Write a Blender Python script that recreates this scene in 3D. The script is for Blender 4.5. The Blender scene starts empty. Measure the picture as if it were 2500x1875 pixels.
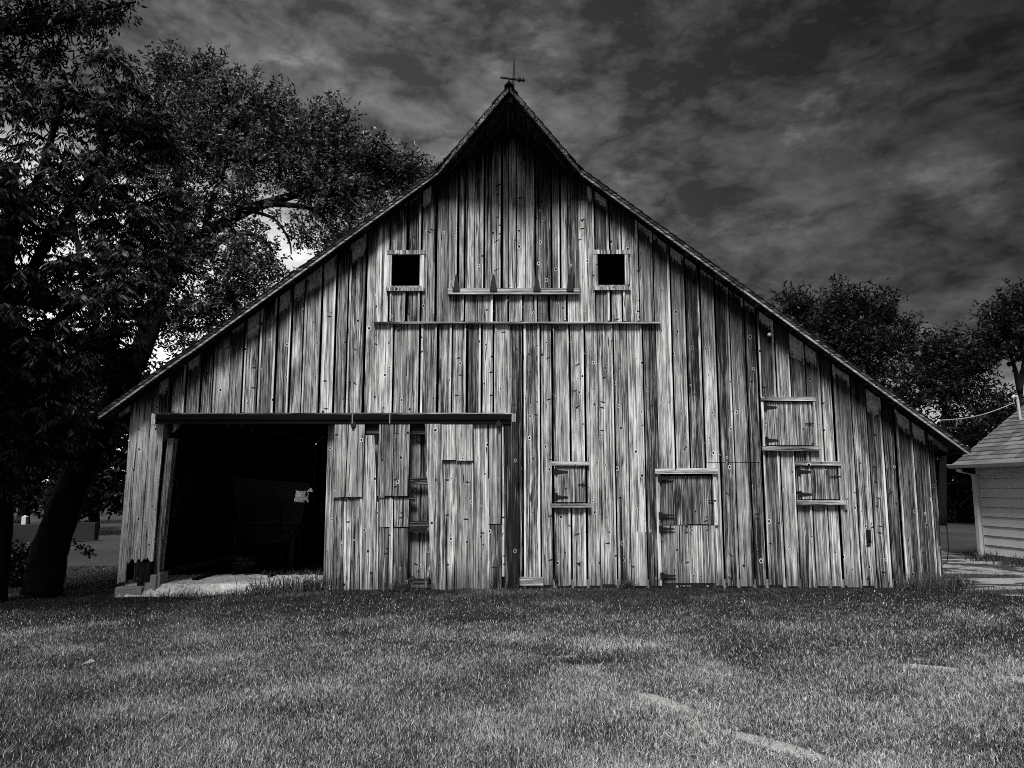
import bpy, math, random
import numpy as np
from mathutils import Vector
R = math.radians
random.seed(7); rng = np.random.default_rng(11)
C = bpy.context.scene.collection
sc = bpy.context.scene

# ------------------------------------------------------------------ camera, sky, sun, exposure
F_PX, TILT, CZ, DIST = 1850.0, 7.772, 1.5, 11.649
cam = bpy.data.cameras.new('camera'); cam_o = bpy.data.objects.new('camera', cam); C.objects.link(cam_o)
cam_o.location = (0, -DIST, CZ); cam_o.rotation_euler = (R(90 + TILT), 0, 0)
cam.sensor_width = 36; cam.lens = 36 * F_PX / 2500; cam.clip_end = 2000; cam.clip_start = .05
sc.camera = cam_o
SUN_EL, SUN_AZ = 53, 14           # elevation, degrees to the left behind the camera
sv = Vector((-math.sin(R(SUN_AZ)) * math.cos(R(SUN_EL)), -math.cos(R(SUN_AZ)) * math.cos(R(SUN_EL)), math.sin(R(SUN_EL))))
sl = bpy.data.lights.new('sun', 'SUN'); sl.energy = 4.2; sl.angle = R(16); sl.color = (1, .985, .965)
so = bpy.data.objects.new('sun', sl); C.objects.link(so); so.rotation_euler = (-sv).to_track_quat('-Z', 'Y').to_euler()
sc.view_settings.view_transform = 'Standard'; sc.view_settings.look = 'None'
sc.view_settings.exposure = .3; sc.view_settings.gamma = 1; sc.view_settings.use_curve_mapping = False
try:
    sc.cycles.max_bounces = 5; sc.cycles.diffuse_bounces = 3; sc.cycles.use_denoising = False; sc.cycles.pixel_filter_type = 'BLACKMAN_HARRIS'; sc.cycles.filter_width = .95
except Exception: pass

class NG:                          # small node-graph helper
    def __init__(s, nt): s.nt = nt; nt.nodes.clear()
    def n(s, typ, props=None, **ins):
        nd = s.nt.nodes.new(typ)
        for k, v in (props or {}).items(): setattr(nd, k, v)
        for k, v in ins.items(): s.put(nd, k.replace('_', ' ') if k.replace('_', ' ') in nd.inputs else k, v)
        return nd
    def put(s, nd, k, v):
        i = nd.inputs[k]
        if hasattr(v, 'is_output'): s.nt.links.new(v, i)
        else: i.default_value = v
    def m(s, op, a, b=0.0, c=0.0, clamp=False):
        nd = s.nt.nodes.new('ShaderNodeMath'); nd.operation = op; nd.use_clamp = clamp
        for i, v in enumerate((a, b, c)): s.put(nd, i, v)
        return nd.outputs[0]
    def xyz(s, x, y, z): return s.n('ShaderNodeCombineXYZ', None, X=x, Y=y, Z=z).outputs[0]
    def noise(s, vec, scale=1.0, detail=4.0, rough=.55, dist=0.0):
        return s.n('ShaderNodeTexNoise', None, Vector=vec, Scale=scale, Detail=detail, Roughness=rough, Distortion=dist).outputs['Fac']
    def mr(s, v, a, b, c=0.0, d=1.0, smooth=True):
        nd = s.nt.nodes.new('ShaderNodeMapRange'); nd.interpolation_type = 'SMOOTHSTEP' if smooth else 'LINEAR'
        for k, x in zip(('Value', 'From Min', 'From Max', 'To Min', 'To Max'), (v, a, b, c, d)): s.put(nd, k, x)
        return nd.outputs[0]
    def mix(s, f, a, b):            # a + f (b - a)
        return s.m('ADD', a, s.m('MULTIPLY', f, s.m('SUBTRACT', b, a)))
    def grey(s, v): return s.n('ShaderNodeCombineColor', None, Red=v, Green=v, Blue=v).outputs[0]

world = bpy.data.worlds.new('World'); sc.world = world; world.use_nodes = True
g = NG(world.node_tree)
sky = g.n('ShaderNodeTexSky', dict(sky_type='NISHITA', sun_disc=False, sun_elevation=R(SUN_EL), sun_rotation=R(180 + SUN_AZ)))
bw = g.n('ShaderNodeRGBToBW', None, Color=sky.outputs[0]).outputs[0]
dv = g.n('ShaderNodeTexCoord').outputs['Generated']
d = g.n('ShaderNodeSeparateXYZ', None, Vector=dv).outputs
def cloud(k, seed, det, rough, dist, sq=2.1):
    return g.noise(g.xyz(g.m('ADD', g.m('MULTIPLY', d[0], k), seed), g.m('MULTIPLY', d[1], k * .7), g.m('MULTIPLY', d[2], k * sq)), 1, det, rough, dist)
wx = g.m('SUBTRACT', cloud(5.0, 11.0, 3, .55, 0), .5)
def billow(k, sq, warp, det, seed):                # puffy lumps parted by dark creases
    vec = g.xyz(g.m('ADD', g.m('MULTIPLY', d[0], k), g.m('MULTIPLY', wx, warp)), g.m('ADD', g.m('MULTIPLY', d[1], k * .6), seed), g.m('SUBTRACT', g.m('MULTIPLY', d[2], k * sq), g.m('MULTIPLY', wx, warp)))
    return g.m('ABSOLUTE', g.m('SUBTRACT', g.noise(vec, 1, det, .6, 0), .5))
p1, p2 = billow(5.0, 2.1, .8, 6, 2.0), billow(13, 1.9, .9, 5, 8.0)
c2 = cloud(2.2, 4.2, 2, .5, 0)
c1 = cloud(9.0, 15.0, 6, .62, 0)
cl = g.m('ADD', g.mr(p1, .0, .17, .50, 1.0, False), g.mr(p2, .0, .16, -.14, .16, False))
cl = g.m('ADD', cl, g.mr(c2, .3, .7, -.22, .28, False))
cl = g.m('ADD', cl, g.mr(c1, .32, .68, -.26, .30, False))
wisp = g.mr(g.m('ADD', c1, g.m('MULTIPLY', g.m('SUBTRACT', c2, .5), .5)), .55, .74, 0, 1)
cl = g.m('ADD', cl, g.m('MULTIPLY', wisp, .8))
az = g.mr(d[0], -.35, .6, 2.0, .38)              # the cloud deck is thicker to the right
cl = g.m('MULTIPLY', g.m('MAXIMUM', cl, .3), az)
low = g.m('SUBTRACT', g.mr(d[0], -.45, .45, .37, .12), d[2])   # clear band under the storm deck
low = g.mr(g.m('ADD', low, g.m('MULTIPLY', g.m('SUBTRACT', c1, .5), .12)), -.06, .07)
low = g.m('MULTIPLY', low, g.mr(d[1], -.1, .35))
cl = g.m('MULTIPLY', cl, g.mr(d[1], .25, -.25, 1.0, 1.1))      # thinner cloud behind the viewer
dim = g.m('ADD', g.m('MULTIPLY', cl, .40), g.m('MULTIPLY', low, g.mr(d[0], -.5, .4, 1.5, .6)))
bg = g.n('ShaderNodeBackground', None, Color=g.grey(g.m('MULTIPLY', bw, dim)), Strength=.12)
g.nt.links.new(bg.outputs[0], g.n('ShaderNodeOutputWorld').inputs[0])

# ------------------------------------------------------------------ points on real planes, seen along the photo's sight lines
_t = R(TILT)
def ray(px, py):
    x = (px - 1250) / F_PX; u = -(py - 937.5) / F_PX
    return x, math.cos(_t) - u * math.sin(_t), math.sin(_t) + u * math.cos(_t)
def P(px, py, Y=0.0):
    r = ray(px, py); k = (Y + DIST) / r[1]
    return Vector((r[0] * k, Y, CZ + r[2] * k))
def PX(px, py, Y=0.0): p = P(px, py, Y); return p.x, p.z
RX, RZ, RS = -.042, 7.345, .765                    # ridge x, ridge height, roof pitch
def roof_z(x): return RZ - RS * abs(x - RX)
def gz(x, y):                                      # lie of the lawn
    x = np.asarray(x, float); y = np.asarray(y, float)
    s = np.clip((-1.5 - x) / 4.5, 0, 1); s = s * s * (3 - 2 * s)
    near = np.clip((y + 6) / 5, 0, 1)
    h = -.13 * s * near
    h = h + .018 * np.sin(x * 1.7 + y * .6) * np.sin(y * 1.3 - x * .4) * np.clip((-y) / 1.5, 0, 1)
    for hx, hy, r, dep in ((.34, -4.2, .22, .07), (.62, -4.65, .25, .09), (-.45, -2.5, .3, .05)):
        h = h - dep * np.exp(-(((x - hx) / (r * 1.4)) ** 2 + ((y - hy) / r) ** 2))
    return h

# ------------------------------------------------------------------ mesh helpers
class MB:
    def __init__(s): s.v = []; s.f = []; s.c = []; s.col = (.5, .5, .5, 1)
    def rnd(s, tone=None, b=None):
        s.col = (random.random(), random.random() if tone is None else tone, random.random() if b is None else b, 1); return s
    def add(s, vs, fs):
        o = len(s.v); s.v += [tuple(p) for p in vs]
        for f in fs: s.f.append([i + o for i in f]); s.c.append(s.col)
        return s
    def box(s, x0, x1, y0, y1, z0, z1):
        return s.add([(x0, y0, z0), (x1, y0, z0), (x1, y1, z0), (x0, y1, z0), (x0, y0, z1), (x1, y0, z1), (x1, y1, z1), (x0, y1, z1)],
                     [(0, 3, 2, 1), (4, 5, 6, 7), (0, 1, 5, 4), (1, 2, 6, 5), (2, 3, 7, 6), (3, 0, 4, 7)])
    def poly(s, pts, y0, y1):       # x,z outline (counter-clockwise seen from the front), thickened from y0 (front) to y1
        n = len(pts)
        vs = [(x, y0, z) for x, z in pts] + [(x, y1, z) for x, z in pts]
        fs = [tuple(range(n)), tuple(range(2 * n - 1, n - 1, -1))] + [(i, i + n, (i + 1) % n + n, (i + 1) % n) for i in range(n)]
        return s.add(vs, fs)
    def hull(s, a, b, fa=None):     # loft between two equal loops of 3D points
        n = len(a)
        return s.add(list(a) + list(b), [tuple(range(n - 1, -1, -1)), tuple(range(n, 2 * n))] + [(i, (i + 1) % n, (i + 1) % n + n, i + n) for i in range(n)])
    def tube(s, pts, rad, n=8, jit=0.0):
        pts = [Vector(p) for p in pts]
        if not hasattr(rad, '__len__'): rad = [rad] * len(pts)
        o = len(s.v); up = Vector((.13, .31, .94))
        for i, p in enumerate(pts):
            t = (pts[min(i + 1, len(pts) - 1)] - pts[max(i - 1, 0)]).normalized()
            a = t.cross(up)
            if a.length < .05: a = t.cross(Vector((1, 0, 0)))
            a.normalize(); b = t.cross(a)
            for k in range(n):
                w = 2 * math.pi * k / n; r = rad[i] * (1 + random.uniform(-jit, jit))
                s.v.append(tuple(p + a * math.cos(w) * r + b * math.sin(w) * r))
        for i in range(len(pts) - 1):
            for k in range(n):
                s.f.append([o + i * n + k, o + i * n + (k + 1) % n, o + (i + 1) * n + (k + 1) % n, o + (i + 1) * n + k]); s.c.append(s.col)
        s.f.append([o + k for k in range(n - 1, -1, -1)]); s.c.append(s.col)
        e = o + (len(pts) - 1) * n; s.f.append([e + k for k in range(n)]); s.c.append(s.col)
        return s
    def build(s, name, mat, parent=None, smooth=False):
        me = bpy.data.meshes.new(name); me.from_pydata(s.v, [], s.f); me.materials.append(mat)
        at = me.attributes.new('pk', 'FLOAT_COLOR', 'CORNER')
        arr = np.repeat(np.array(s.c, float), [len(f) for f in s.f], axis=0)
        at.data.foreach_set('color', arr.ravel())
        if smooth: me.polygons.foreach_set('use_smooth', [True] * len(me.polygons))
        me.update()
        return link(name, me, parent)
def link(name, me, parent=None):
    o = bpy.data.objects.new(name, me); C.objects.link(o)
    if parent: o.parent = parent
    return o
def tag(o, label=None, cat=None, group=None, kind=None):
    if label: o['label'] = label
    if cat: o['category'] = cat
    if group: o['group'] = group
    if kind: o['kind'] = kind
    return o
def thing(name, label, cat, group=None, loc=(0, 0, 0)):
    o = bpy.data.objects.new(name, None); C.objects.link(o); o.location = loc; o.empty_display_size = .2
    return tag(o, label, cat, group)
def array_mesh(name, verts, faces, k, cols, mat, parent=None):     # cols: one rgba per face
    me = bpy.data.meshes.new(name); nf = len(faces)
    me.vertices.add(len(verts)); me.vertices.foreach_set('co', np.asarray(verts, np.float32).ravel())
    me.loops.add(nf * k); me.loops.foreach_set('vertex_index', np.asarray(faces, np.int32).ravel())
    me.polygons.add(nf); me.polygons.foreach_set('loop_start', np.arange(0, nf * k, k, dtype=np.int32))
    me.materials.append(mat); me.update(calc_edges=True)
    at = me.attributes.new('pk', 'FLOAT_COLOR', 'FACE'); at.data.foreach_set('color', np.asarray(cols, np.float32).ravel())
    return link(name, me, parent)

# ------------------------------------------------------------------ materials (all neutral greys: the photograph is black and white)
def newmat(name):
    m = bpy.data.materials.new(name); m.use_nodes = True; return m, NG(m.node_tree)
def finish(g, val, rough=.85, bump=None, bstr=.4, bdist=.004, spec=.2, metal=0.0):
    bs = g.n('ShaderNodeBsdfPrincipled', None, Roughness=rough, Metallic=metal)
    g.put(bs, 'Base Color', g.grey(val)); g.put(bs, 'Specular IOR Level', spec)
    if bump is not None:
        b = g.n('ShaderNodeBump', None, Strength=bstr, Distance=bdist, Height=bump); g.nt.links.new(b.outputs[0], bs.inputs['Normal'])
    g.nt.links.new(bs.outputs[0], g.n('ShaderNodeOutputMaterial').inputs[0])
def wood(name, axis='z', dark=.008, light=.72, bias=0.0, stain=False, gain=1.0):
    m, g = newmat(name)
    sep = g.n('ShaderNodeSeparateColor', None, Color=g.n('ShaderNodeAttribute', dict(attribute_name='pk')).outputs['Color']).outputs
    rr, tone, bb = sep[0], sep[1], sep[2]
    pos = g.n('ShaderNodeSeparateXYZ', None, Vector=g.n('ShaderNodeTexCoord').outputs['Object']).outputs
    al0, ac0 = (pos[2], pos[0]) if axis == 'z' else (pos[0], pos[2]) if axis == 'x' else (pos[1], pos[0])
    th = pos[2] if axis == 'y' else pos[1]
    ac = g.m('ADD', ac0, g.m('MULTIPLY', rr, 17.3)); al = g.m('ADD', al0, g.m('MULTIPLY', rr, 43.7))
    wv = g.noise(g.xyz(g.m('MULTIPLY', ac, 5.0), 0.0, g.m('MULTIPLY', al, 1.1)), 1, 2)
    ac = g.m('ADD', ac, g.m('MULTIPLY', g.m('SUBTRACT', wv, .5), .045))
    def V(sx, sl): return g.xyz(g.m('MULTIPLY', ac, sx), g.m('MULTIPLY', th, sx), g.m('MULTIPLY', al, sl))
    n1 = g.noise(V(58, .75), 1, 5, .72); n2 = g.noise(V(26, .38), 1, 6, .68)
    n3 = g.noise(V(8, 1.5), 1, 6, .68); n4 = g.noise(V(170, 2.2), 1, 3, .7)
    n2 = g.m('ADD', g.m('MULTIPLY', n2, .55), g.m('MULTIPLY', g.mr(g.noise(V(33, .5), 1, 4, .6), .40, .60, .34, .66), .45))
    v = g.m('ADD', g.m('MULTIPLY', n1, .80), g.m('MULTIPLY', n2, .50))
    v = g.m('ADD', v, g.m('MULTIPLY', n3, .54)); v = g.m('ADD', v, g.m('MULTIPLY', n4, .42))
    v = g.m('ADD', v, g.m('MULTIPLY', g.m('SUBTRACT', tone, .5), .18))
    v = g.m('MULTIPLY', g.m('SUBTRACT', v, 1.135 - bias), g.mr(g.m('FRACT', g.m('MULTIPLY', rr, 7.0)), 0, 1, .6, 1.25, False))       # centred on 0
    v = g.m('ADD', g.m('MULTIPLY', v, 2.9), .46, clamp=True)
    relief = g.m('ADD', g.m('MULTIPLY', n1, .7), g.m('MULTIPLY', n2, .6))
    v = g.m('POWER', v, 1.8)
    col = g.mix(v, dark, light)
    cr = g.noise(V(24, .3), 1, 2, .5)
    crm = g.mr(g.m('ABSOLUTE', g.m('SUBTRACT', cr, .5)), .004, .017, .06, 1)
    crm2 = g.mr(g.noise(V(3, .7), 1, 2), .42, .5, 0, 1)             # drying cracks, only in places
    col = g.m('MULTIPLY', col, g.m('MAXIMUM', crm, g.m('SUBTRACT', 1.0, crm2)))
    edge = g.mr(g.m('ABSOLUTE', g.m('SUBTRACT', g.noise(V(24, .3), 1, 2, .5), .46)), .004, .014, 1, 0)
    col = g.mix(g.m('MULTIPLY', edge, g.m('MULTIPLY', crm2, .5)), col, light)
    # knots (dark heart, pale ring) and short slanting branch scars
    wob = g.m('MULTIPLY', g.m('SUBTRACT', n3, .5), .12)
    vo = g.n('ShaderNodeTexVoronoi', dict(voronoi_dimensions='2D'), Vector=g.xyz(g.m('MULTIPLY', ac, 3.7), g.m('ADD', g.m('MULTIPLY', al, 2.9), wob), 0.0), Scale=1.0)
    pick = g.n('ShaderNodeSeparateColor', None, Color=vo.outputs['Color']).outputs
    kd = g.m('ADD', vo.outputs['Distance'], g.m('MULTIPLY', g.m('SUBTRACT', n1, .5), .035))
    on = g.m('GREATER_THAN', pick[0], .3)
    size = g.mr(pick[1], 0, 1, .035, .10)
    core = g.m('MULTIPLY', on, g.m('LESS_THAN', kd, g.m('MULTIPLY', size, .62)))
    ring = g.m('MULTIPLY', g.m('MULTIPLY', on, g.m('LESS_THAN', kd, size)), g.mr(pick[2], .2, .8, 0, .75))
    col = g.mix(ring, col, light); col = g.mix(core, col, .01)
    sl_ = g.m('ADD', g.m('MULTIPLY', al, 7.0), g.m('MULTIPLY', ac, g.m('MULTIPLY', g.m('SUBTRACT', bb, .5), 9.0)))
    vs_ = g.n('ShaderNodeTexVoronoi', dict(voronoi_dimensions='2D'), Vector=g.xyz(g.m('MULTIPLY', ac, 2.3), g.m('ADD', sl_, g.m('MULTIPLY', wob, 4.0)), 0.0), Scale=1.0)
    pk2 = g.n('ShaderNodeSeparateColor', None, Color=vs_.outputs['Color']).outputs
    sc_ = g.m('MULTIPLY', g.m('GREATER_THAN', pk2[0], .84), g.mr(g.m('ADD', vs_.outputs['Distance'], g.m('MULTIPLY', g.m('SUBTRACT', n1, .5), .12)), .07, .10, 1, 0))
    col = g.mix(sc_, col, .012)
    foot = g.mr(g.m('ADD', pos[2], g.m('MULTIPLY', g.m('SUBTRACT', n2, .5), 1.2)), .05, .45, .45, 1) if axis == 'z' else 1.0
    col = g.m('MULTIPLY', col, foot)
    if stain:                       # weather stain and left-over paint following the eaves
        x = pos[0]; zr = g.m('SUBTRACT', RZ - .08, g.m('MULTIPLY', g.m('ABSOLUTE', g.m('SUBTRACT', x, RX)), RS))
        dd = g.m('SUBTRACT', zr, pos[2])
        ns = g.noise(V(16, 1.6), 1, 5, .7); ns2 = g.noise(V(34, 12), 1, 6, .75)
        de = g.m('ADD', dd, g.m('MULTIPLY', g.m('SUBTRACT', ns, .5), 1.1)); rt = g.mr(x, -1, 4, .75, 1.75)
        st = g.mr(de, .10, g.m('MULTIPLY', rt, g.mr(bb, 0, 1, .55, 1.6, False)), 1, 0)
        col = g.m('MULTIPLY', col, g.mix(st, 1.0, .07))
        dp = g.m('ADD', dd, g.m('MULTIPLY', g.m('SUBTRACT', ns2, .5), .6))
        pe = g.mr(g.m('SUBTRACT', dp, g.m('MULTIPLY', g.m('FRACT', g.m('MULTIPLY', rr, 13.0)), .34)), .0, .03, 1, 0)
        pc = g.mr(ns2, .3, .7, .12, .62)
        col = g.mix(g.m('MULTIPLY', pe, g.m('MULTIPLY', g.m('GREATER_THAN', bb, .3), g.m('GREATER_THAN', g.m('ABSOLUTE', g.m('SUBTRACT', x, RX)), 1.25))), col, pc)
    finish(g, col, .85, relief, .5, .006, .15)
    return m
def plain(name, val, rough=.8, var=.3, scale=6.0, spec=.2, metal=0.0, bump=0.0, tone=False):
    m, g = newmat(name)
    o = g.n('ShaderNodeTexCoord').outputs['Object']
    a, b = g.noise(o, scale, 6, .65), g.noise(o, scale * 9, 4, .7)
    v = g.m('MULTIPLY', val, g.m('ADD', 1.0, g.m('MULTIPLY', g.m('SUBTRACT', g.m('ADD', a, b), 1.0), var * 2.2)))
    if tone:
        s = g.n('ShaderNodeSeparateColor', None, Color=g.n('ShaderNodeAttribute', dict(attribute_name='pk')).outputs['Color']).outputs
        v = g.m('MULTIPLY', v, g.mr(s[1], 0, 1, .6, 1.4, False))
    finish(g, g.m('MAXIMUM', v, .004), rough, b if bump else None, bump, .01, spec, metal)
    return m
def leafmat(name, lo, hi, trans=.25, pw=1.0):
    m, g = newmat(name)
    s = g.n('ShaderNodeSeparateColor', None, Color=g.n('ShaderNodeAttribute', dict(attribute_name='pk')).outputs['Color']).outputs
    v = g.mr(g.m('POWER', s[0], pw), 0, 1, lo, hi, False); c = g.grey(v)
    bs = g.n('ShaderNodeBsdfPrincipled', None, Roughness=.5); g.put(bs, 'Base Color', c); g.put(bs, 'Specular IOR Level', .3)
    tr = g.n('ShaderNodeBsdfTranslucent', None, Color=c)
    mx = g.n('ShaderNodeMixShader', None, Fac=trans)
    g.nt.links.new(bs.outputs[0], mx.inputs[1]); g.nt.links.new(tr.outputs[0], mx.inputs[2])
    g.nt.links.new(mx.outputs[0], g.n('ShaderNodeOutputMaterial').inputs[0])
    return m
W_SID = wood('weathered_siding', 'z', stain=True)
W_V = wood('weathered_boards', 'z')
W_LT = wood('pale_weathered_boards', 'z', bias=.06)
W_DK = wood('dark_weathered_boards', 'z', bias=-.14, light=.4)
W_H = wood('weathered_rails', 'x', bias=.02)
W_HD = wood('dark_rails', 'x', bias=-.12, light=.3)
W_FAS = wood('fascia_wood', 'x', bias=.0, light=.5)
W_DECK = wood('roof_deck_wood', 'y', bias=-.1, light=.25)
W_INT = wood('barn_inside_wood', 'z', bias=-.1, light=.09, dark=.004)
IRON = plain('black_iron', .006, .6, .3, 20, .3)
TRACK = plain('dark_painted_steel', .006, .9, .4, 8, .05)
CONC = plain('old_concrete', .24, .9, .35, 5, .15, bump=.5)
SHING = plain('barn_shingles', .007, .9, .4, 8, .1, bump=.4)
BARK = plain('tree_bark', .008, .95, .5, 14, .1, bump=.9)

# ------------------------------------------------------------------ ground
def ground():
    xs = np.unique(np.concatenate([np.linspace(-9, 11, 161), np.linspace(-40, 40, 41), np.array([-900, -400, -150, -80, 80, 150, 400, 900])]))
    ys = np.unique(np.concatenate([np.linspace(-10, 1, 111), np.linspace(-30, 50, 41), np.array([-900, -300, -100, -50, 80, 150, 400, 1200])]))
    X, Y = np.meshgrid(xs, ys); Z = gz(X, Y)
    v = np.stack([X.ravel(), Y.ravel(), Z.ravel()], 1); nx = len(xs)
    i, j = np.meshgrid(np.arange(nx - 1), np.arange(len(ys) - 1)); a = (j * nx + i).ravel()
    f = np.stack([a, a + 1, a + nx + 1, a + nx], 1)
    m, g = newmat('ground_soil_and_turf')
    o = g.n('ShaderNodeTexCoord').outputs['Object']; p = g.n('ShaderNodeSeparateXYZ', None, Vector=o).outputs
    a1, a2, a3 = g.noise(o, .35, 4), g.noise(o, 3.5, 5, .65), g.noise(o, 45, 4, .7)
    turf = g.m('MULTIPLY', .036, g.m('ADD', .2, g.m('ADD', g.m('MULTIPLY', a2, .8), g.m('MULTIPLY', a3, .9))))
    turf = g.m('MULTIPLY', turf, g.mr(a1, .3, .7, .75, 1.3))
    soil = g.m('MULTIPLY', .30, g.m('ADD', -.35, g.m('ADD', g.m('MULTIPLY', a2, .6), g.m('MULTIPLY', a3, 2.2))))
    msk = 0.0
    for cx, cy, rx, ry, ang in BARE:
        ca, sa = math.cos(ang), math.sin(ang)
        u = g.m('ADD', g.m('MULTIPLY', g.m('SUBTRACT', p[0], cx), ca / rx), g.m('MULTIPLY', g.m('SUBTRACT', p[1], cy), sa / rx))
        w = g.m('ADD', g.m('MULTIPLY', g.m('SUBTRACT', p[0], cx), -sa / ry), g.m('MULTIPLY', g.m('SUBTRACT', p[1], cy), ca / ry))
        e = g.m('ADD', g.m('ADD', g.m('MULTIPLY', u, u), g.m('MULTIPLY', w, w)), g.m('MULTIPLY', g.m('SUBTRACT', a2, .5), 1.6))
        msk = g.m('MAXIMUM', msk, g.mr(e, .6, 1.3, 1, 0))
    finish(g, g.mix(msk, turf, soil), .95, a3, .6, .02, .1)
    return tag(array_mesh('ground', v, f, 4, np.full((len(f), 4), .5), m), kind='structure')
BARE = [(1.05, -6.1, .34, .09, -1.0), (1.55, -6.95, .36, .09, -.8), (.62, -4.78, .2, .07, -.2), (.45, -4.3, .14, .05, -.2), (-.45, -2.62, .2, .06, 0),
        (3.5, -5.0, .3, .1, -.5), (4.1, -5.5, .3, .12, -.5)]
ground()

# ------------------------------------------------------------------ barn
barn = thing('barn', 'large weathered grey board and batten barn with steep gable and hay hood', 'barn')
XL, XR, BACK = -5.88, 6.47, 11.0
PITCH = .2286
px0 = PX(923.7, 800)[0]
SEAMS = [px0 + PITCH * i for i in range(-40, 60)]
def wall_top(x): return roof_z(x) - .10
def rect(px1, py1, px2, py2, Y=0):                # photo rectangle -> x0, x1, z0, z1 on the wall
    a = P(px1, py1, Y); b = P(px2, py2, Y); c = P(px1, py2, Y); e = P(px2, py1, Y)
    return (a.x + c.x) / 2, (b.x + e.x) / 2, (b.z + c.z) / 2, (a.z + e.z) / 2
WIN = [rect(958, 625, 1026, 701), rect(1459, 624, 1524, 699)]
HAT = [rect(1353, 1137, 1431, 1228), rect(1864, 980, 1985, 1089), rect(1947, 1137, 2047, 1221)]
DOOR = rect(1612, 1157, 1744, 1429)
c_ = rect(1727, 1128, 1856, 1130)
OPEN = WIN + HAT + [DOOR, (c_[0], c_[1], c_[2], c_[2] + .009)]
Z_LEDGE = PX(1250, 788)[1]; X_PL, X_PR = PX(918, 760)[0], PX(1607, 760)[0]
Z_TRK = PX(800, 1010)[1]; X_TL, X_TR = PX(383, 1012)[0], PX(1247, 1012)[0]
X_DOOR = PX(812, 1240)[0]
def column(mb, x0, x1, z0, ztop, yf, yb, holes=(), tone=None, rag=.0):
    # one board, split round holes, its top cut along the roof
    xs = sorted({x0, x1} | {h[k] for h in holes for k in (0, 1) if x0 < h[k] < x1} | ({RX} if x0 < RX < x1 else set()))
    mb.rnd(tone); jy = random.uniform(-.004, .004); zr = z0 + random.uniform(-rag, rag * .6)
    for a, b in zip(xs[:-1], xs[1:]):
        mid = (a + b) / 2; cuts = sorted((h[2], h[3]) for h in holes if h[0] - 1e-6 <= mid <= h[1] + 1e-6)
        lo = zr
        for c0, c1 in cuts + [(None, None)]:
            if c0 is None: ta, tb = min(ztop, wall_top(a)), min(ztop, wall_top(b))
            else: ta = tb = min(c0, ztop)
            if min(ta, tb) > lo + .01:
                mb.poly([(a, lo), (b, lo), (b, tb), (a, ta)], yf + jy, yb + jy)
            if c1 is None: break
            lo = max(lo, c1)
def boarding(mb, xa, xb, z0, ztop, yf, yb, holes=(), seams=SEAMS, rag=0.0, batten=.021, miss=.07, tone=None):
    ss = [xa] + [s for s in seams if xa + .05 < s < xb - .05] + [xb]
    bare_ = [random.random() < miss for q in ss]
    gl, gr_ = [], []                              # board edges either side of each seam; the batten hides one and leaves a dark slit at the other
    for i in range(len(ss)):
        if i in (0, len(ss) - 1): gl.append(0); gr_.append(0)
        elif bare_[i]: gl.append(random.uniform(.004, .008)); gr_.append(random.uniform(.004, .010))
        else:
            q = (.014, random.uniform(.030, .046)); q = q if random.random() < .75 else q[::-1]; gl.append(q[0]); gr_.append(q[1])
    for i, (a, b) in enumerate(zip(ss[:-1], ss[1:])):
        column(mb, a + gr_[i], b - gl[i + 1], z0, ztop, yf, yb, holes, tone, rag)
    for i, s in enumerate(ss):
        if i in (0, len(ss) - 1) or bare_[i]: continue
        w = random.uniform(.012, batten * .8); o = -.007 if gr_[i] > gl[i] else .007
        column(mb, s + o - w, s + o + w, z0 + random.uniform(-.005, .02), ztop, yf - .022, yf - .001, holes, random.choice((.1, .9, 1.2, 1.4)), rag)
def gap_frame(h, e=.0): return (h[0] - e, h[1] + e, h[2] - e, h[3] + e)
mb = MB()
Z0 = .055
boarding(mb, X_TR - .02, X_PR, Z0, Z_LEDGE, 0, .024, OPEN, rag=.022)                       # right of the track, under the gable panel
boarding(mb, X_PR, XR, Z0 - .015, 99, 0, .024, OPEN, rag=.03)                              # right wing
boarding(mb, X_TL + .02, X_PL, Z_TRK, 99, -.012, .012, OPEN)                               # left wing above the track
boarding(mb, X_PL, X_TR - .02, Z_TRK, Z_LEDGE, -.012, .012, OPEN)
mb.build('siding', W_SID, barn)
mb = MB(); boarding(mb, X_DOOR - .12, X_TR + .02, -.1, Z_TRK - .03, .05, .074, seams=[X_DOOR + .22 * i for i in range(1, 20)], miss=.5)
mb.build('inner_siding', W_V, barn)
# stub of wall left of the doorway: three worn boards with ragged feet
mb = MB()
for (a, b, zb, tn) in ((XL, -5.755, .07, .8), (-5.75, -5.565, .36, .75), (-5.555, -5.36, .39, .95)):
    mb.rnd(tn + .6, .12); lean = -.035
    n = 7; pts = []
    for i in range(n + 1): pts.append((a + (b - a) * i / n + lean, zb + random.uniform(0, .09) * (1 if zb > .2 else .5)))
    right = [(b + lean * (1 - k / 6) + random.uniform(-.018, .004), zb + (2.75 - zb) * k / 6) for k in range(1, 6)]
    mb.poly(pts + right + [(b, wall_top(b)), (a, wall_top(a))], -.004, .022)
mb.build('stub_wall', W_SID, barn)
mb = MB()
mb.rnd(.35, .2); column(mb, -5.352, X_TL + .015, Z_TRK - .3, 99, .004, .03)
mb.rnd(.4, .2).poly([(-5.42, .1), (-5.33, .1), (-5.22, 2.25), (-5.32, 2.25)], .06, .2)
mb.build('door_post', W_V, barn)
a, b, c = PX(388, 1037, .04), PX(443, 1037, .04), PX(379, 1098, .04)
mb = MB()
for k in range(3):
    u0, u1 = k / 3, (k + 1) / 3 - .02
    xA, xB = c[0] + (b[0] - c[0]) * u0, c[0] + (b[0] - c[0]) * u1
    mb.rnd().poly([(xA, c[1] + (b[1] - c[1]) * u0), (xB, c[1] + (b[1] - c[1]) * u1), (xB, Z_TRK - .1), (xA, Z_TRK - .1)], .03, .05)
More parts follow.
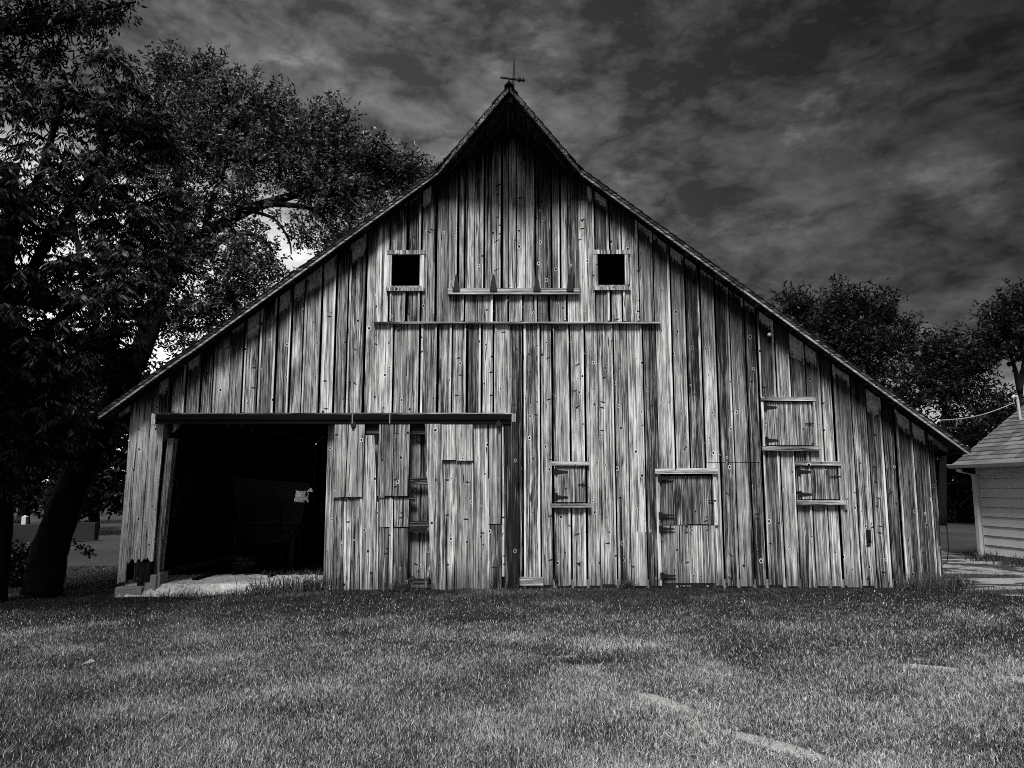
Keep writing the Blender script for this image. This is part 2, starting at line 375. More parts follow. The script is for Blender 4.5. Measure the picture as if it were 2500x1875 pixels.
mb.build('corner_brace', W_V, barn)
a, b, c = PX(797, 1037, .12), PX(830, 1037, .12), PX(830, 1075, .12)
MB().rnd(.3).poly([(a[0], a[1]), (c[0], c[1]), (b[0], b[1])], .12, .15).build('corner_brace', W_DK, barn)
# side and back walls
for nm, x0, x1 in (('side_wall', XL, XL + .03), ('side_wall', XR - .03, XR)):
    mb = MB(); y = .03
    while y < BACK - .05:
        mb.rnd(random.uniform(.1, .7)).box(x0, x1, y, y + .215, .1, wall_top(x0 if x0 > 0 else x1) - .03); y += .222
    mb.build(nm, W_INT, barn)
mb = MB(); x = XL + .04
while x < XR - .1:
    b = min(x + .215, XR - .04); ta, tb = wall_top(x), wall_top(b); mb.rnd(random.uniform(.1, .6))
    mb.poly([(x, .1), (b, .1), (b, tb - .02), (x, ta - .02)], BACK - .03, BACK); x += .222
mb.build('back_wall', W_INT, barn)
mb = MB()
for y in (3.2, 6.6):
    for x in (-2.3, 2.3): mb.rnd().box(x - .09, x + .09, y - .09, y + .09, 0, 5.2)
    mb.rnd().box(-5.4, 5.4, y - .08, y + .08, 2.75, 2.93)
mb.rnd().box(-1.9, -1.86, .2, BACK - .05, .1, 2.8)
mb.build('interior_frame', W_INT, barn)
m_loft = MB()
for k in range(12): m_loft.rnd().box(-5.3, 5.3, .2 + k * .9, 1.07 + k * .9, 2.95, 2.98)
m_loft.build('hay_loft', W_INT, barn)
# small window seen on the inside of the left wall
x = XL + .032
f0 = MB()
for (y0, y1, z0, z1) in ((.9, 1.65, 1.0, 1.06), (.9, 1.65, 1.62, 1.68), (.9, .96, 1.065, 1.615), (1.59, 1.65, 1.065, 1.615)): f0.rnd(.8).box(x, x + .04, y0, y1, z0, z1)
fo = f0.build('window_frame', W_DK, barn)
MB().rnd(.2).box(x + .002, x + .01, .962, 1.588, 1.066, 1.614).build('shutter', W_INT, fo)
# floor in two tones: doorway light and the dimness behind put into the colour
def slab(name, y0, y1, ny, mat, rag0, rag1, xr=XR - .05):
    mb = MB(); X, Yv = np.linspace(XL + .05, xr, 60), np.linspace(y0, y1, ny); vs = []; fs = []
    for j, y in enumerate(Yv):
        for x in X:
            e = random.uniform(-1, 1) * (rag0 if j == 0 else rag1 if j == ny - 1 else 0)
            vs.append((x, y + e, .06 + random.uniform(-.004, .004) - (.16 if j == 0 and y0 < 0 else 0) - (0 if y0 < 0 else .018)))
    for j in range(ny - 1):
        for i in range(len(X) - 1): q = j * len(X) + i; fs.append((q, q + 1, q + len(X) + 1, q + len(X)))
    mb.add(vs, fs); return mb.build(name, mat, barn)
slab('threshold_slab', -.12, 1.25, 8, plain('lit_floor_slab', .5, .95, 1.0, 2.2, .1, bump=.5), .05, .12, -2.3)
slab('dim_floor', .9, BACK - .05, 30, plain('shaded_floor', .035, .95, .6, 3, .05, bump=.5), 0, 0)
mb = MB()
for (x0, x1, y0) in ((-5.0, -4.93, .5), (-3.95, -3.9, .9)): mb.rnd(.2).box(x0, x1, y0, 8, .06, .1)
mb.build('floor_rail', W_INT, barn)
mb = MB()
for (x0, x1, y0, y1) in ((XL - .01, XL + .06, .31, BACK), (XR - .06, XR + .01, .05, BACK), (XL + .061, XR - .061, BACK - .06, BACK + .01), (X_DOOR, XR - .061, .08, .14)): mb.box(x0, x1, y0, y1, -.3, .12)
mb.build('foundation_wall', CONC, barn)
# foundation blocks under the stub
def block(x0, x1, y0, y1, z0, z1, b=.02):
    v = MB(); v.hull([(x0 - .004, y0 - .004, z0), (x1 + .004, y0 - .004, z0), (x1 + .004, y1, z0), (x0 - .004, y1, z0)],
                     [(x0, y0, z1 - b), (x1, y0, z1 - b), (x1, y1, z1 - b), (x0, y1, z1 - b)])
    v.hull([(x0, y0, z1 - b + .0005), (x1, y0, z1 - b + .0005), (x1, y1, z1 - b + .0005), (x0, y1, z1 - b + .0005)],
           [(x0 + b, y0 + b, z1), (x1 - b, y0 + b, z1), (x1 - b, y1 - b, z1), (x0 + b, y1 - b, z1)])
    return v
block(-5.89, -5.5, -.1, .3, -.3, .035).build('foundation_block', CONC, barn)
block(-5.49, -5.33, -.02, .3, -.3, .2).build('foundation_block', CONC, barn)
mb = block(-5.322, -5.29, .02, .3, -.3, .235); mb.build('foundation_block', CONC, barn)
mb = MB(); mb.rnd(.9).box(-5.63, -5.36, .03, .2, .04, .085); mb.rnd(.3).box(-5.66, -5.42, -.03, .03, .1, .38); mb.build('rotten_sill', W_DK, barn)
# gable panel with its drip ledge
mb = MB()
HX0, HX1 = PX(1096, 600)[0], PX(1411, 600)[0]; HZ0 = PX(1250, 712)[1]
def inset(holes, e): return [gap_frame(h, e) for h in holes]
ps = [X_PL + (X_PR - X_PL) * i / 19.4 for i in range(1, 20)]
boarding(mb, X_PL, HX0 - .006, Z_LEDGE + .002, 99, -.05, -.026, WIN, seams=ps)
boarding(mb, HX1 + .006, X_PR, Z_LEDGE + .002, 99, -.05, -.026, WIN, seams=ps)
boarding(mb, HX0 - .006, HX1 + .006, Z_LEDGE + .002, HZ0 - .02, -.05, -.026, WIN, seams=ps)
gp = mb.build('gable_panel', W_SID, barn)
MB().rnd(.35).box(X_PL - .02, X_PR + .02, -.085, .0, Z_LEDGE - .028, Z_LEDGE).build('drip_ledge', W_H, gp)
mb = MB(); boarding(mb, HX0, HX1, HZ0, 99, -.058, -.03, seams=[HX0 + .135 * i + random.uniform(-.015, .015) for i in range(1, 16)], miss=.45, batten=.014)
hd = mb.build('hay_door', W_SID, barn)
bz0, bz1 = PX(1250, 723)[1], PX(1250, 709)[1]
mb = MB(); mb.rnd(.6).box(HX0, HX1, -.135, -.06, bz0, bz1); mb.build('hinge_beam', W_H, hd)
for hx in (1115, 1205, 1310, 1390):
    x = PX(hx, 705)[0]; mb = MB()
    mb.box(x - .055, x + .055, -.155, -.137, bz1 - .045, bz1 + .012)
    mb.poly([(x - .045, bz1 + .012), (x + .045, bz1 + .012), (x + .014, bz1 + .23), (x - .014, bz1 + .23)], -.1, -.082); mb.build('hinge', IRON, hd)
# loft windows
for (x0, x1, z0, z1) in WIN:
    mb = MB()
    mb.rnd(.5).box(x0 - .075, x1 + .085, -.085, -.052, z1 + .002, z1 + .07); mb.rnd(.7).box(x0 - .08, x1 + .08, -.1, -.052, z0 - .085, z0 - .03)
    mb.rnd(.95).box(x0 - .062, x0 - .002, -.078, -.052, z0 - .028, z1); mb.rnd(.95).box(x1 + .002, x1 + .07, -.078, -.052, z0 - .028, z1)
    mb.rnd(.9).box(x0 - .03, x1 + .03, -.094, -.052, z0 - .029, z0 - .003)
    wn = mb.build('window_frame', W_V, barn)
def strap_hinge(x, z, L, parent, y=-.03, s=1.0):
    mb = MB(); mb.box(x - .035 * s, x + .035 * s, y - .014, y, z - .06 * s, z + .06 * s)
    mb.poly([(x + .036 * s, z - .035 * s), (x + .036 * s + L, z - .008), (x + .036 * s + L, z + .008), (x + .036 * s, z + .035 * s)], y - .012, y - .003)
    mb.tube([(x + .02 * s, y - .018, z - .065 * s), (x + .02 * s, y - .018, z + .065 * s)], .012 * s, 8)
    return mb.build('hinge', IRON, parent)
hl = ['small square shutter', 'largest shutter', 'shutter lowest and farthest right']
for i, (x0, x1, z0, z1) in enumerate(HAT):
    mb = MB(); n = (3, 4, 4)[i]; xs = [x0 + .012 + (x1 - x0 - .024) * k / n for k in range(n + 1)]
    for a, b in zip(xs[:-1], xs[1:]): mb.rnd(random.uniform(.0, .6)).box(a + .002, b - .003, -.014, .012, z0 + .014, z1 - .012)
    h = mb.build('hatch', W_V, barn)
    mb = MB(); mb.rnd(.45).box(x0 - .04, x1 + .04, -.055, -.024, z1 + .003, z1 + .065); mb.build('lintel', W_H, h)
    mb = MB(); mb.rnd(.45).box(x0 - .05, x1 + .06, -.085, -.024, z0 - .072, z0 - .004); mb.build('sill', W_H, h)
    if i == 1:
        MB().rnd(.8).box(x1 + .002, x1 + .035, -.04, -.023, z0, z1).build('jamb', W_LT, h); MB().rnd(.8).box(x0 - .035, x0 - .002, -.04, -.023, z0, z1).build('jamb', W_LT, h)
    for zq in (z1 - .09, z0 + .09): strap_hinge(x0 + .02, zq, .16, h, -.015, .8)
    zm = (z0 + z1) / 2 + (.1 if i == 2 else 0); mb = MB(); mb.tube([(x1 - .13, -.03, zm), (x1 + .03, -.03, zm)], .006, 6); mb.tube([(x1 - .06, -.028, zm - .03), (x1 - .06, -.028, zm + .03)], .007, 6); mb.build('latch', IRON, h)
# two-leaf stable door
x0, x1, z0, z1 = DOOR; zm = PX(1680, 1282)[1]
mb = MB(); mb.rnd(.95).box(x0 - .055, x0 - .004, -.04, -.023, z0, z1 - .002); mb.rnd(.7).box(x1 + .004, x1 + .05, -.036, -.023, zm, z1 - .002)
dd = mb.build('stable_door', W_LT, barn)
MB().rnd(.6).box(x0 - .07, x1 + .07, -.075, -.024, z1 + .001, z1 + .085).build('lintel', W_H, dd)
for (a0, a1, dk) in ((zm + .006, z1 - .03, -.45), (z0 + .03, zm - .006, .1)):
    mb = MB(); xs = [x0 + .012, x0 + .2, x0 + .42, x0 + .56, x1 - .1, x1 - .01]
    for a, b in zip(xs[:-1], xs[1:]): mb.rnd(.5 + dk + random.uniform(-.25, .25)).box(a + .002, b - .002, -.012, .012, a0 + random.uniform(0, .01), a1)
    mb.build('door_leaf', W_V, dd)
for py in (1168, 1258, 1291, 1405): strap_hinge(x0 + .0, PX(1625, py)[1], .18, dd, -.042, .8)
xk = x1 - .06; zk = PX(1740, 1222)[1]; mb = MB(); mb.tube([(xk - .03, -.04, zk), (xk + .09, -.04, zk)], .008, 6); mb.build('latch', IRON, dd)
# repairs and small fittings on the wall
def patch(name, px1, py1, px2, py2, mat, tone, y=-.03, th=.02, parent=barn, axis=None):
    r = rect(px1, py1, px2, py2); return MB().rnd(tone).box(r[0], r[1], y - th, y, r[2], r[3]).build(name, mat, parent)
patch('patch_board', 1548, 1298, 1577, 1429, W_LT, .95, -.023)
patch('ground_board', 1268, 1408, 1326, 1416, W_H, .9, -.025, .05); patch('ground_board', 1268, 1417.5, 1326, 1428, W_H, .75, -.025, .04)
r = rect(1513, 1205, 1521, 1428); MB().rnd(.05).poly([(r[0], r[2]), (r[1], r[2]), (r[1] - .02, r[3]), (r[0] + .01, r[3] - .1)], -.03, -.02).build('split_batten', W_DK, barn)
r = rect(2113, 1293, 2123, 1326); mb = MB().box(r[0], r[1], -.05, -.024, r[2], r[3]); mb.box(r[0] + .012, r[1] - .012, -.075, -.051, r[2] + .04, r[3] - .04); mb.build('latch_keeper', IRON, barn)
p = P(1357, 1300, -.03); q = P(1357, 1410, -.03); mb = MB(); mb.tube([(p.x, -.035, p.z), (q.x, -.035, q.z + .02)], .006, 6); mb.box(q.x - .025, q.x + .025, -.045, -.028, q.z - .06, q.z + .03); mb.build('drop_bolt', IRON, barn)
p = P(1877, 818, -.05); mb = MB(); mb.tube([(p.x, -.01, p.z), (p.x, -.05, p.z), (p.x, -.06, p.z), (p.x, -.09, p.z), (p.x, -.1, p.z)], [.015, .015, .03, .03, .015], 12)
mb.build('insulator', plain('white_porcelain', .45, .3, .1), barn, True)
# ---- sliding door
TY = -.09
r = rect(385, 1013, 1247, 1035, TY)
mb = MB(); mb.box(r[0], r[1], TY - .07, TY + .075, r[2] + .035, r[3]); mb.box(r[0], r[1], TY - .085, TY - .07, r[2] + .06, r[3] + .004)
mb.box(r[0], r[1], TY - .075, TY - .06, r[2] - .004, r[2] + .03)
trk = mb.build('door_track', TRACK, barn)
MB().rnd(.4).box(r[0] - .04, r[1] + .01, TY - .06, -.013, r[3] + .006, r[3] + .028).build('drip_board', W_H, trk)
a = rect(374, 1010, 386, 1036, TY); MB().rnd(.95).box(a[0], r[0] - .004, TY - .06, -.005, a[2], a[3]).build('end_bracket', W_LT, trk)
a = rect(1247, 1010, 1259, 1030, TY); MB().rnd(.8).box(r[1] + .004, a[1], TY - .03, -.03, a[2], a[3]).build('end_bracket', W_LT, trk)
for hx in (863, 954):
    x = PX(hx, 1022, TY)[0]; mb = MB().box(x - .006, x + .006, TY - .092, TY - .086, r[2] - .0, r[3] + .01); mb.build('track_clip', plain('galvanised', .3, .5), trk)
YD = TY - .02
def zp(zx, zy, Y=YD): return PX(750 + zx / 3.017, 950 + zy / 3.017, Y)
def plank(mb, pts, y0, y1, tone, b=.5): mb.rnd(tone, b); mb.poly([zp(x, y, y0) for x, y in pts], y0, y1)
def quadz(xa, xb, ya, yb, sh=0): return [(xa + sh, yb), (xb + sh, yb), (xb, ya), (xa, ya)]
mb = MB()
base = [((195, 285, 800, 1520), -26, .3), ((292, 392, 800, 1512), -14, .45)]
for (xa, xb, ya, yb), sh, tn in base: plank(mb, quadz(xa, xb, ya, yb, sh), YD - .0, YD + .025, tn)
plank(mb, [(397, 1512), (517, 1500), (507, 700), (494, 340), (425, 340), (404, 800)], YD - .004, YD + .02, .85)
for xa, xb, yy, tn in ((530, 625, 800, .5), (640, 748, 800, .45)): plank(mb, quadz(xa, xb, yy, 1015, 2), YD, YD + .025, tn)
for xa, xb, tn in ((525, 606, .04), (636, 744, .02)): plank(mb, quadz(xa, xb, 1026, 1492, -4), YD, YD + .025, tn)
for xa, xb, tn, ya in ((1002, 1104, .62, 530), (1107, 1217, .6, 530), (1222, 1272, .75, 245), (1274, 1330, .7, 245)): plank(mb, quadz(xa, xb, ya, 1490, 4), YD, YD + .025, tn)
plank(mb, quadz(1338, 1428, 250, 992, 0), YD - .003, YD + .022, .6); plank(mb, quadz(1338, 1432, 1000, 1482, 4), YD - .003, YD + .022, .12)
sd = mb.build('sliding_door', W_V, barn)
for xa, xb, ya, yb, sh in ((272, 288, 830, 1515, -6), (388, 402, 800, 1512, -2), (1434, 1449, 248, 1380, 4), (1212, 1219, 540, 1490, 4), (1331, 1337, 660, 1485, 2), (517, 524, 830, 1500, -4), (608, 619, 800, 1490, -4), (622, 632, 810, 1490, -6)):
    mb = MB(); plank(mb, quadz(xa, xb, ya, yb, sh), YD - .02, YD - .001, random.uniform(.75, 1)); mb.build('batten', W_LT, sd)
def sub(name, polys, y, th, mat):
    mb = MB()
    for pts, tn in polys: plank(mb, pts, y - th, y, tn)
    return mb.build(name, mat, sd)
sub('patch_panel', [(quadz(205, 301, 252, 795, -27), .6), (quadz(306, 424, 250, 793, -22), .72)], YD - .024, .022, W_V)
sub('patch_panel', [(quadz(531, 640, 250, 785, -18), .12), (quadz(645, 757, 250, 787, -16), .35)], YD - .024, .022, W_V)
sub('patch_panel', [(quadz(990, 1092, 252, 522, 0), .9), (quadz(1098, 1222, 250, 527, 0), .75)], YD - .024, .022, W_V)
sub('leaning_board', [([(915, 1497), (1026, 1492), (1000, 700), (983, 250), (867, 256), (888, 700)], .62)], YD - .03, .024, W_V)
sub('edge_board', [(quadz(1457, 1551, 245, 1480, 8), .15)], YD - .01, .022, W_DK)
for nm, pts, tn, m in (('rail', quadz(425, 870, 262, 332), .25, W_HD), ('rail', quadz(640, 888, 652, 706), .4, W_HD), ('rail', quadz(744, 897, 970, 1050), .1, W_HD), ('rail', quadz(738, 912, 1396, 1440), .3, W_HD), ('rail', quadz(720, 796, 780, 830), .4, W_HD)):
    sub(nm, [(pts, tn)], YD + .05, .022, m)
for hx, hy in ((345, 262), (1411, 258)):
    x, z = zp(hx, hy); mb = MB(); mb.box(x - .016, x + .016, YD - .055, YD - .048, z - .09, z + .06)
    mb.tube([(x, YD - .07, z), (x, YD - .045, z)], .042, 14); mb.build('roller_hanger', IRON, sd)
# ---- roof with hay hood
KX, HOOD, YF = 1.12, -1.26, -.3                   # half width of the hood at its kink, y of the prow, y of the rakes
def front(ax): return YF if ax >= KX else YF + (HOOD - YF) * (KX - ax) / KX
EL, ER = 6.16, 6.87
mb = MB()
for sgn, ext in ((-1, EL), (1, ER)):
    s = 0.0
    while s < ext - .02:
        w = random.uniform(.15, .2); e = min(s + w, ext); jj = random.uniform(-.006, .006)
        a0, a1 = s + .002, e - .006
        if s < KX < e: e = KX + .0; a1 = e - .003
        xa, xb = RX + sgn * a0, RX + sgn * a1
        za, zb = RZ - .03 - RS * a0, RZ - .03 - RS * a1
        mb.rnd(random.uniform(0, .8))
        mb.hull([(xa, front(a0) + .01, za - .03 + jj), (xb, front(a1) + .01, zb - .03 + jj), (xb, BACK + .2, zb - .03 + jj), (xa, BACK + .2, za - .03 + jj)],
                [(xa, front(a0) + .01, za), (xb, front(a1) + .01, zb), (xb, BACK + .2, zb), (xa, BACK + .2, za)])
        s = e
roof = mb.build('roof', W_DECK, barn)
mb = MB()                                         # shingle courses, butts a little proud of the deck and ragged at the rakes
for sgn, ext in ((-1, EL), (1, ER)):
    s = 0.0
    while s < ext:
        e = min(s + .13, ext + .02); jf = random.uniform(.02, .05) if s < KX else random.uniform(.026, .036)
        xa, xb = RX + sgn * s, RX + sgn * e; za, zb = RZ - .028 - RS * s, RZ - .028 - RS * e
        lo = [(xa, front(s) - jf, za), (xb, front(e) - jf, zb), (xb, BACK + .25, zb), (xa, BACK + .25, za)]
        hi = [(xa, front(s) - jf, za + .012), (xb, front(e) - jf, zb + .032), (xb, BACK + .25, zb + .032), (xa, BACK + .25, za + .012)]
        mb.rnd().hull(lo, hi); s += .13
mb.hull([(RX - .07, HOOD - .06, RZ - .05), (RX, HOOD - .06, RZ - .01), (RX + .07, HOOD - .06, RZ - .05), (RX, HOOD - .06, RZ + .035)],
        [(RX - .07, BACK + .2, RZ - .05), (RX, BACK + .2, RZ - .01), (RX + .07, BACK + .2, RZ - .05), (RX, BACK + .2, RZ + .035)])
mb.build('shingles', SHING, roof)
for sgn, ext in ((-1, EL), (1, ER)):              # barge boards: long rake, then the flaring hood edge
    mb = MB(); top, h = -.034, .088
    segs = [(ext, 3.6), (3.595, KX)] if sgn > 0 else [(ext, 4.9), (4.895, 2.7), (2.695, KX)]
    for a0, a1 in segs:
        j = random.uniform(-.008, .008)
        for dz0, dz1, yy in ((top - h, top - h * .45, 0), (top - h * .44, top, -.012)):
            mb.rnd((1.0 if a0 > 3.7 else .5) if yy == 0 else -.3)
            A = [(RX + sgn * a0, YF - .022 + yy, RZ - RS * a0 + dz0 + j), (RX + sgn * a0, YF + .006, RZ - RS * a0 + dz0 + j), (RX + sgn * a0, YF + .006, RZ - RS * a0 + dz1 + j), (RX + sgn * a0, YF - .022 + yy, RZ - RS * a0 + dz1 + j)]
            B = [(RX + sgn * a1, p[1], p[2] + RS * (a0 - a1)) for p in A]
            mb.hull(A, B) if sgn > 0 else mb.hull(A[::-1], B[::-1])
    mb.rnd(.1); a0, a1 = KX - .004, .0
    A = [(RX + sgn * a0, YF - .022, RZ - RS * a0 + top - h), (RX + sgn * a0, YF + .01, RZ - RS * a0 + top - h), (RX + sgn * a0, YF + .01, RZ - RS * a0 + top), (RX + sgn * a0, YF - .022, RZ - RS * a0 + top)]
    B = [(RX + sgn * .012, HOOD - .022 + (0 if k in (0, 3) else .03), RZ + top - (h if k < 2 else 0)) for k in range(4)]
    mb.hull(A, B)
    mb.build('barge_board', W_FAS, roof)
    mb = MB()                                     # look-out rafters under the hood
    for k, q in enumerate((.45, .85)):
        A = Vector((RX + sgn * KX * q * 1.05, -.07, RZ - RS * KX * q * 1.05 - .075)); B = Vector((RX + sgn * .03, HOOD * q * .97, RZ - .085))
        o = Vector((0, 0, -.05)); w = Vector((.02 * sgn, 0, 0))
        mb.rnd(.3).hull([A - w, A + w, A + w + o, A - w + o], [B - w, B + w, B + w + o, B - w + o])
    mb.build('hood_rafter', W_DECK, roof)
    y = .08
    while y < BACK:                               # rafter tails under the eaves
        a0, a1 = ext - .1, (5.7 if sgn < 0 else 6.3); zb = -.065
        mb = MB(); mb.rnd().hull([(RX + sgn * a0, y, RZ - RS * a0 + zb), (RX + sgn * a0, y + .05, RZ - RS * a0 + zb), (RX + sgn * a0, y + .05, RZ - RS * a0 + zb - .06), (RX + sgn * a0, y, RZ - RS * a0 + zb - .06)],
                      [(RX + sgn * a1, y, RZ - RS * a1 + zb), (RX + sgn * a1, y + .05, RZ - RS * a1 + zb), (RX + sgn * a1, y + .05, RZ - RS * a1 + zb - .12), (RX + sgn * a1, y, RZ - RS * a1 + zb - .12)])
        mb.build('rafter_tail', W_LT, roof); y += .75
    mb = MB(); a = ext - .005; mb.rnd(.6).box(*sorted((RX + sgn * a, RX + sgn * (a + .022))), YF - .01, BACK + .2, RZ - RS * a - .1, RZ - RS * a - .035); mb.build('eave_board', W_DECK, roof)
mb = MB(); mb.rnd(.3).box(RX - .05, RX + .05, HOOD + .08, 0, RZ - .24, RZ - .1); mb.build('hay_track_beam', W_DECK, roof)

# ------------------------------------------------------------------ weather vane
YW = -.95
pb = P(1252.5, 211, YW); pt = P(1255.5, 143, YW); pm = P(1253.5, 193, YW)
vane = thing('weather_vane', 'slim black iron weather vane with tilted arrow on the barn ridge', 'weather vane', loc=(pb.x, YW, RZ - .05))
def loc(v): return Vector(v) - Vector(vane.location)
L = [loc(p) for p in (Vector((pb.x - .003, YW, RZ - .06)), pm, pt)]
MB().tube(L, [.018, .018, .010], 8).build('rod', IRON, vane)
a, b = loc(P(1222, 189, YW)), loc(P(1276, 196, YW)); dr = (b - a).normalized()
mb = MB(); mb.tube([a, b], .017, 8); mb.tube([b, b + dr * .045], [.045, .001], 4)
mb.tube([b - dr * .015, b + dr * .002], [.001, .03], 4); bb = loc(P(1268, 195, YW)); mb.tube([bb - dr * .03, bb - dr * .015, bb, bb + dr * .015, bb + dr * .03], [.008, .03, .038, .03, .008], 10)
mb.build('arrow', IRON, vane)
m0 = L[1]; MB().tube([m0 - Vector((0, 0, .028)), m0 - Vector((0, 0, .014)), m0, m0 + Vector((0, 0, .014)), m0 + Vector((0, 0, .028))], [.006, .025, .032, .025, .006], 10).build('hub', IRON, vane, True)

# ------------------------------------------------------------------ things by and inside the doorway
st = MB(); a = zp(903, 1270, -.16); b = zp(872, 1462, -.2)
st.rnd(.3).hull([(b[0] - .02, -.24, b[1]), (b[0] + .02, -.24, b[1]), (b[0] + .02, -.21, b[1]), (b[0] - .02, -.21, b[1])], [(a[0] - .015, -.14, a[1]), (a[0] + .015, -.14, a[1]), (a[0] + .015, -.115, a[1]), (a[0] - .015, -.115, a[1])])
tag(st.build('wooden_stake', W_V), 'thin pale wooden stake leaning against the foot of the sliding door', 'stake')
def crumple():
    Y = 1.2; p = P(733, 1212, Y); root = thing('crumpled_bag', 'crumpled shiny bag hanging in the dark barn doorway', 'bag', loc=p)
    s = (Y + DIST) / F_PX; mb = MB(); n = 9; vs = []; fs = []
    for sd_ in (0, 1):
        for j in range(n):
            for i in range(n):
                u, v = i / (n - 1) - .5, j / (n - 1) - .5
                y = (-.07 if sd_ == 0 else .07) * (1 - 2.2 * (u * u + v * v)) + random.uniform(-.014, .014)
                vs.append(((u * 24 + random.uniform(-1.2, 1.2) + v * 3) * s, y, (v * 26 + random.uniform(-1.3, 1.3)) * s))
    for sd_ in (0, 1):
        for j in range(n - 1):
            for i in range(n - 1):
                q = sd_ * n * n + j * n + i; f = (q, q + 1, q + n + 1, q + n); fs.append(f if sd_ == 0 else f[::-1])
    ring = [i for i in range(n)] + [j * n + n - 1 for j in range(1, n)] + [n * n - 1 - i for i in range(1, n)] + [(n - 1 - j) * n for j in range(1, n - 1)]
    for k in range(len(ring)): a, b = ring[k], ring[(k + 1) % len(ring)]; fs.append((b, a, a + n * n, b + n * n))
    mb.add(vs, fs); foil = plain('crumpled_foil_paper', .75, .35, .4, 30, .6, bump=.3)
    mb.build('body', foil, root)
    mb = MB(); pts = [(11, -6), (18, -2), (20, 6), (17, 12), (24, 20), (33, 16), (22, 11)]
    mb.tube([Vector((x * s, -.03 + .012 * k, z * s)) for k, (x, z) in enumerate(pts[:5])], [.012, .018, .012, .01, .012], 5)
    mb.hull([(16 * s, -.03, 12 * s), (32 * s, -.05, 11 * s), (26 * s, .0, 20 * s)], [(16 * s, -.02, 12.4 * s), (32 * s, -.04, 11.4 * s), (26 * s, .012, 20.6 * s)])
    mb.hull([(10 * s, -.03, -4 * s), (22 * s, -.05, -15 * s), (19 * s, 0, -3 * s)], [(10 * s, -.02, -4 * s), (22 * s, -.04, -15 * s), (19 * s, .014, -3 * s)])
    mb.build('tie', foil, root)
    mb = MB(); mb.tube([(3 * s, 0, 12 * s), (0, 0, 2.94 - p.z)], .004, 5); mb.build('cord', IRON, root)
crumple()
YP = 2.9
q = [P(a, b, YP) for a, b in ((592, 1330), (722, 1322), (758, 1180), (566, 1165))]
mb = MB(); mb.poly([(v.x, v.z) for v in q], YP, YP + .03)
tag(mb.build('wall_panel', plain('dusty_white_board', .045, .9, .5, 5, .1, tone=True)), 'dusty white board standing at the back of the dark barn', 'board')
def bench():
    Y = 2.3; root = thing('workbench', 'dark workbench standing in front of the white board in the barn', 'workbench', loc=(P(660, 1290, Y).x, Y, .05))
    ox = root.location.x; z = P(660, 1282, Y).z - .05; x0, x1 = P(580, 1282, Y).x - ox, P(735, 1282, Y).x - ox
    MB().rnd(.1).box(x0, x1, -.3, .3, z - .05, z).build('bench_top', W_INT, root)
    MB().rnd(.1).box(x0 + .05, x1 - .05, -.28, -.25, z - .19, z - .15).build('apron', W_INT, root)
    for x in (x0 + .03, x1 - .11):
        for y in (-.28, .2): MB().rnd(.1).box(x, x + .08, y, y + .08, 0, z - .051).build('leg', W_INT, root)
bench()
def rack():
    Y = 2.55; c = P(640, 1240, Y); root = thing('wire_rack', 'bent wire rack with slanting bars before the white board in the barn', 'rack', loc=(c.x, Y, .05)); s = (Y + DIST) / F_PX
    mb = MB(); A = [Vector(((-45 + 90 * t) * s, 0, c.z - .05 + (10 + 20 * math.sin(math.pi * t)) * s)) for t in np.linspace(0, 1, 14)]
    mb.tube(A, .016, 6); mb.tube([(-.4, 0, 0), A[0]], .016, 6); mb.tube([(.4, 0, 0), A[-1]], .016, 6); mb.build('frame', IRON, root)
    mb = MB()
    for k in range(9):
        t = k / 9; a = A[0].lerp(A[-1], t) + Vector((0, 0, .05)); mb.tube([a, a + Vector((-.28, 0, -.4))], .006, 5)
    for k in range(7): mb.tube([Vector((.02 + k * .01, 0, c.z - .0 - k * .045)), Vector((.22 + .03 * k, -.02, c.z - .02 - k * .04)), Vector((.33 - .01 * k, -.02, c.z - .14 - k * .035))], .006, 5)
    mb.build('bars', IRON, root)
rack()
mb = MB()
for k in range(10):
    w = .5 * math.sin(math.pi * (k + .5) / 10); mb.rnd().box(-.35 + random.uniform(-.1, .1), -.35 + w, -.2, .2, k * .06, k * .06 + .056)
o = tag(mb.build('crate_pile', W_INT), 'dark heap of old boards on the floor inside the doorway', 'board heap'); o.location = (P(620, 1400, 1.9).x, 1.75, .06); o.scale = (.8, .8, .5)

# ------------------------------------------------------------------ garage at the right edge
cx, cy = 9.93, 4.62; u = Vector((.079, -1, 0)).normalized()          # along the wall, towards the viewer
nrm = Vector((-1, -.079, 0)).normalized()                             # outwards, towards the barn
garage = thing('garage', 'low pale garage with lap siding and shingled roof at the right edge', 'garage', loc=(cx, cy, 0))
GW, GH, GP, GL = 5.2, 1.97, .74, 6.5
def gp_(s, n, z): v = u * s + nrm * n; return (v.x, v.y, z)
SID = plain('painted_lap_siding', .55, .6, .12, 2, .3); TRIM = plain('white_trim', .42, .5, .12, 3, .3)
GSH = plain('asphalt_shingles', .13, .9, .35, 14, .1, bump=.4, tone=True)
mb = MB(); z = .12
while z < GH - .01:
    z1 = min(z + .187, GH); mb.hull([gp_(.06, .03, z), gp_(GL, .03, z), gp_(GL, -.02, z), gp_(.06, -.02, z)], [gp_(.06, .004, z1), gp_(GL, .004, z1), gp_(GL, -.02, z1), gp_(.06, -.02, z1)]); z = z1 + .009
gw = mb.build('wall', SID, garage)
mb = MB(); mb.hull([gp_(0, -.021, .1), gp_(0, -GW, .1), gp_(.1, -GW, .1), gp_(.1, -.021, .1)], [gp_(0, -.021, GH), gp_(0, -GW, GH), gp_(.1, -GW, GH), gp_(.1, -.021, GH)])
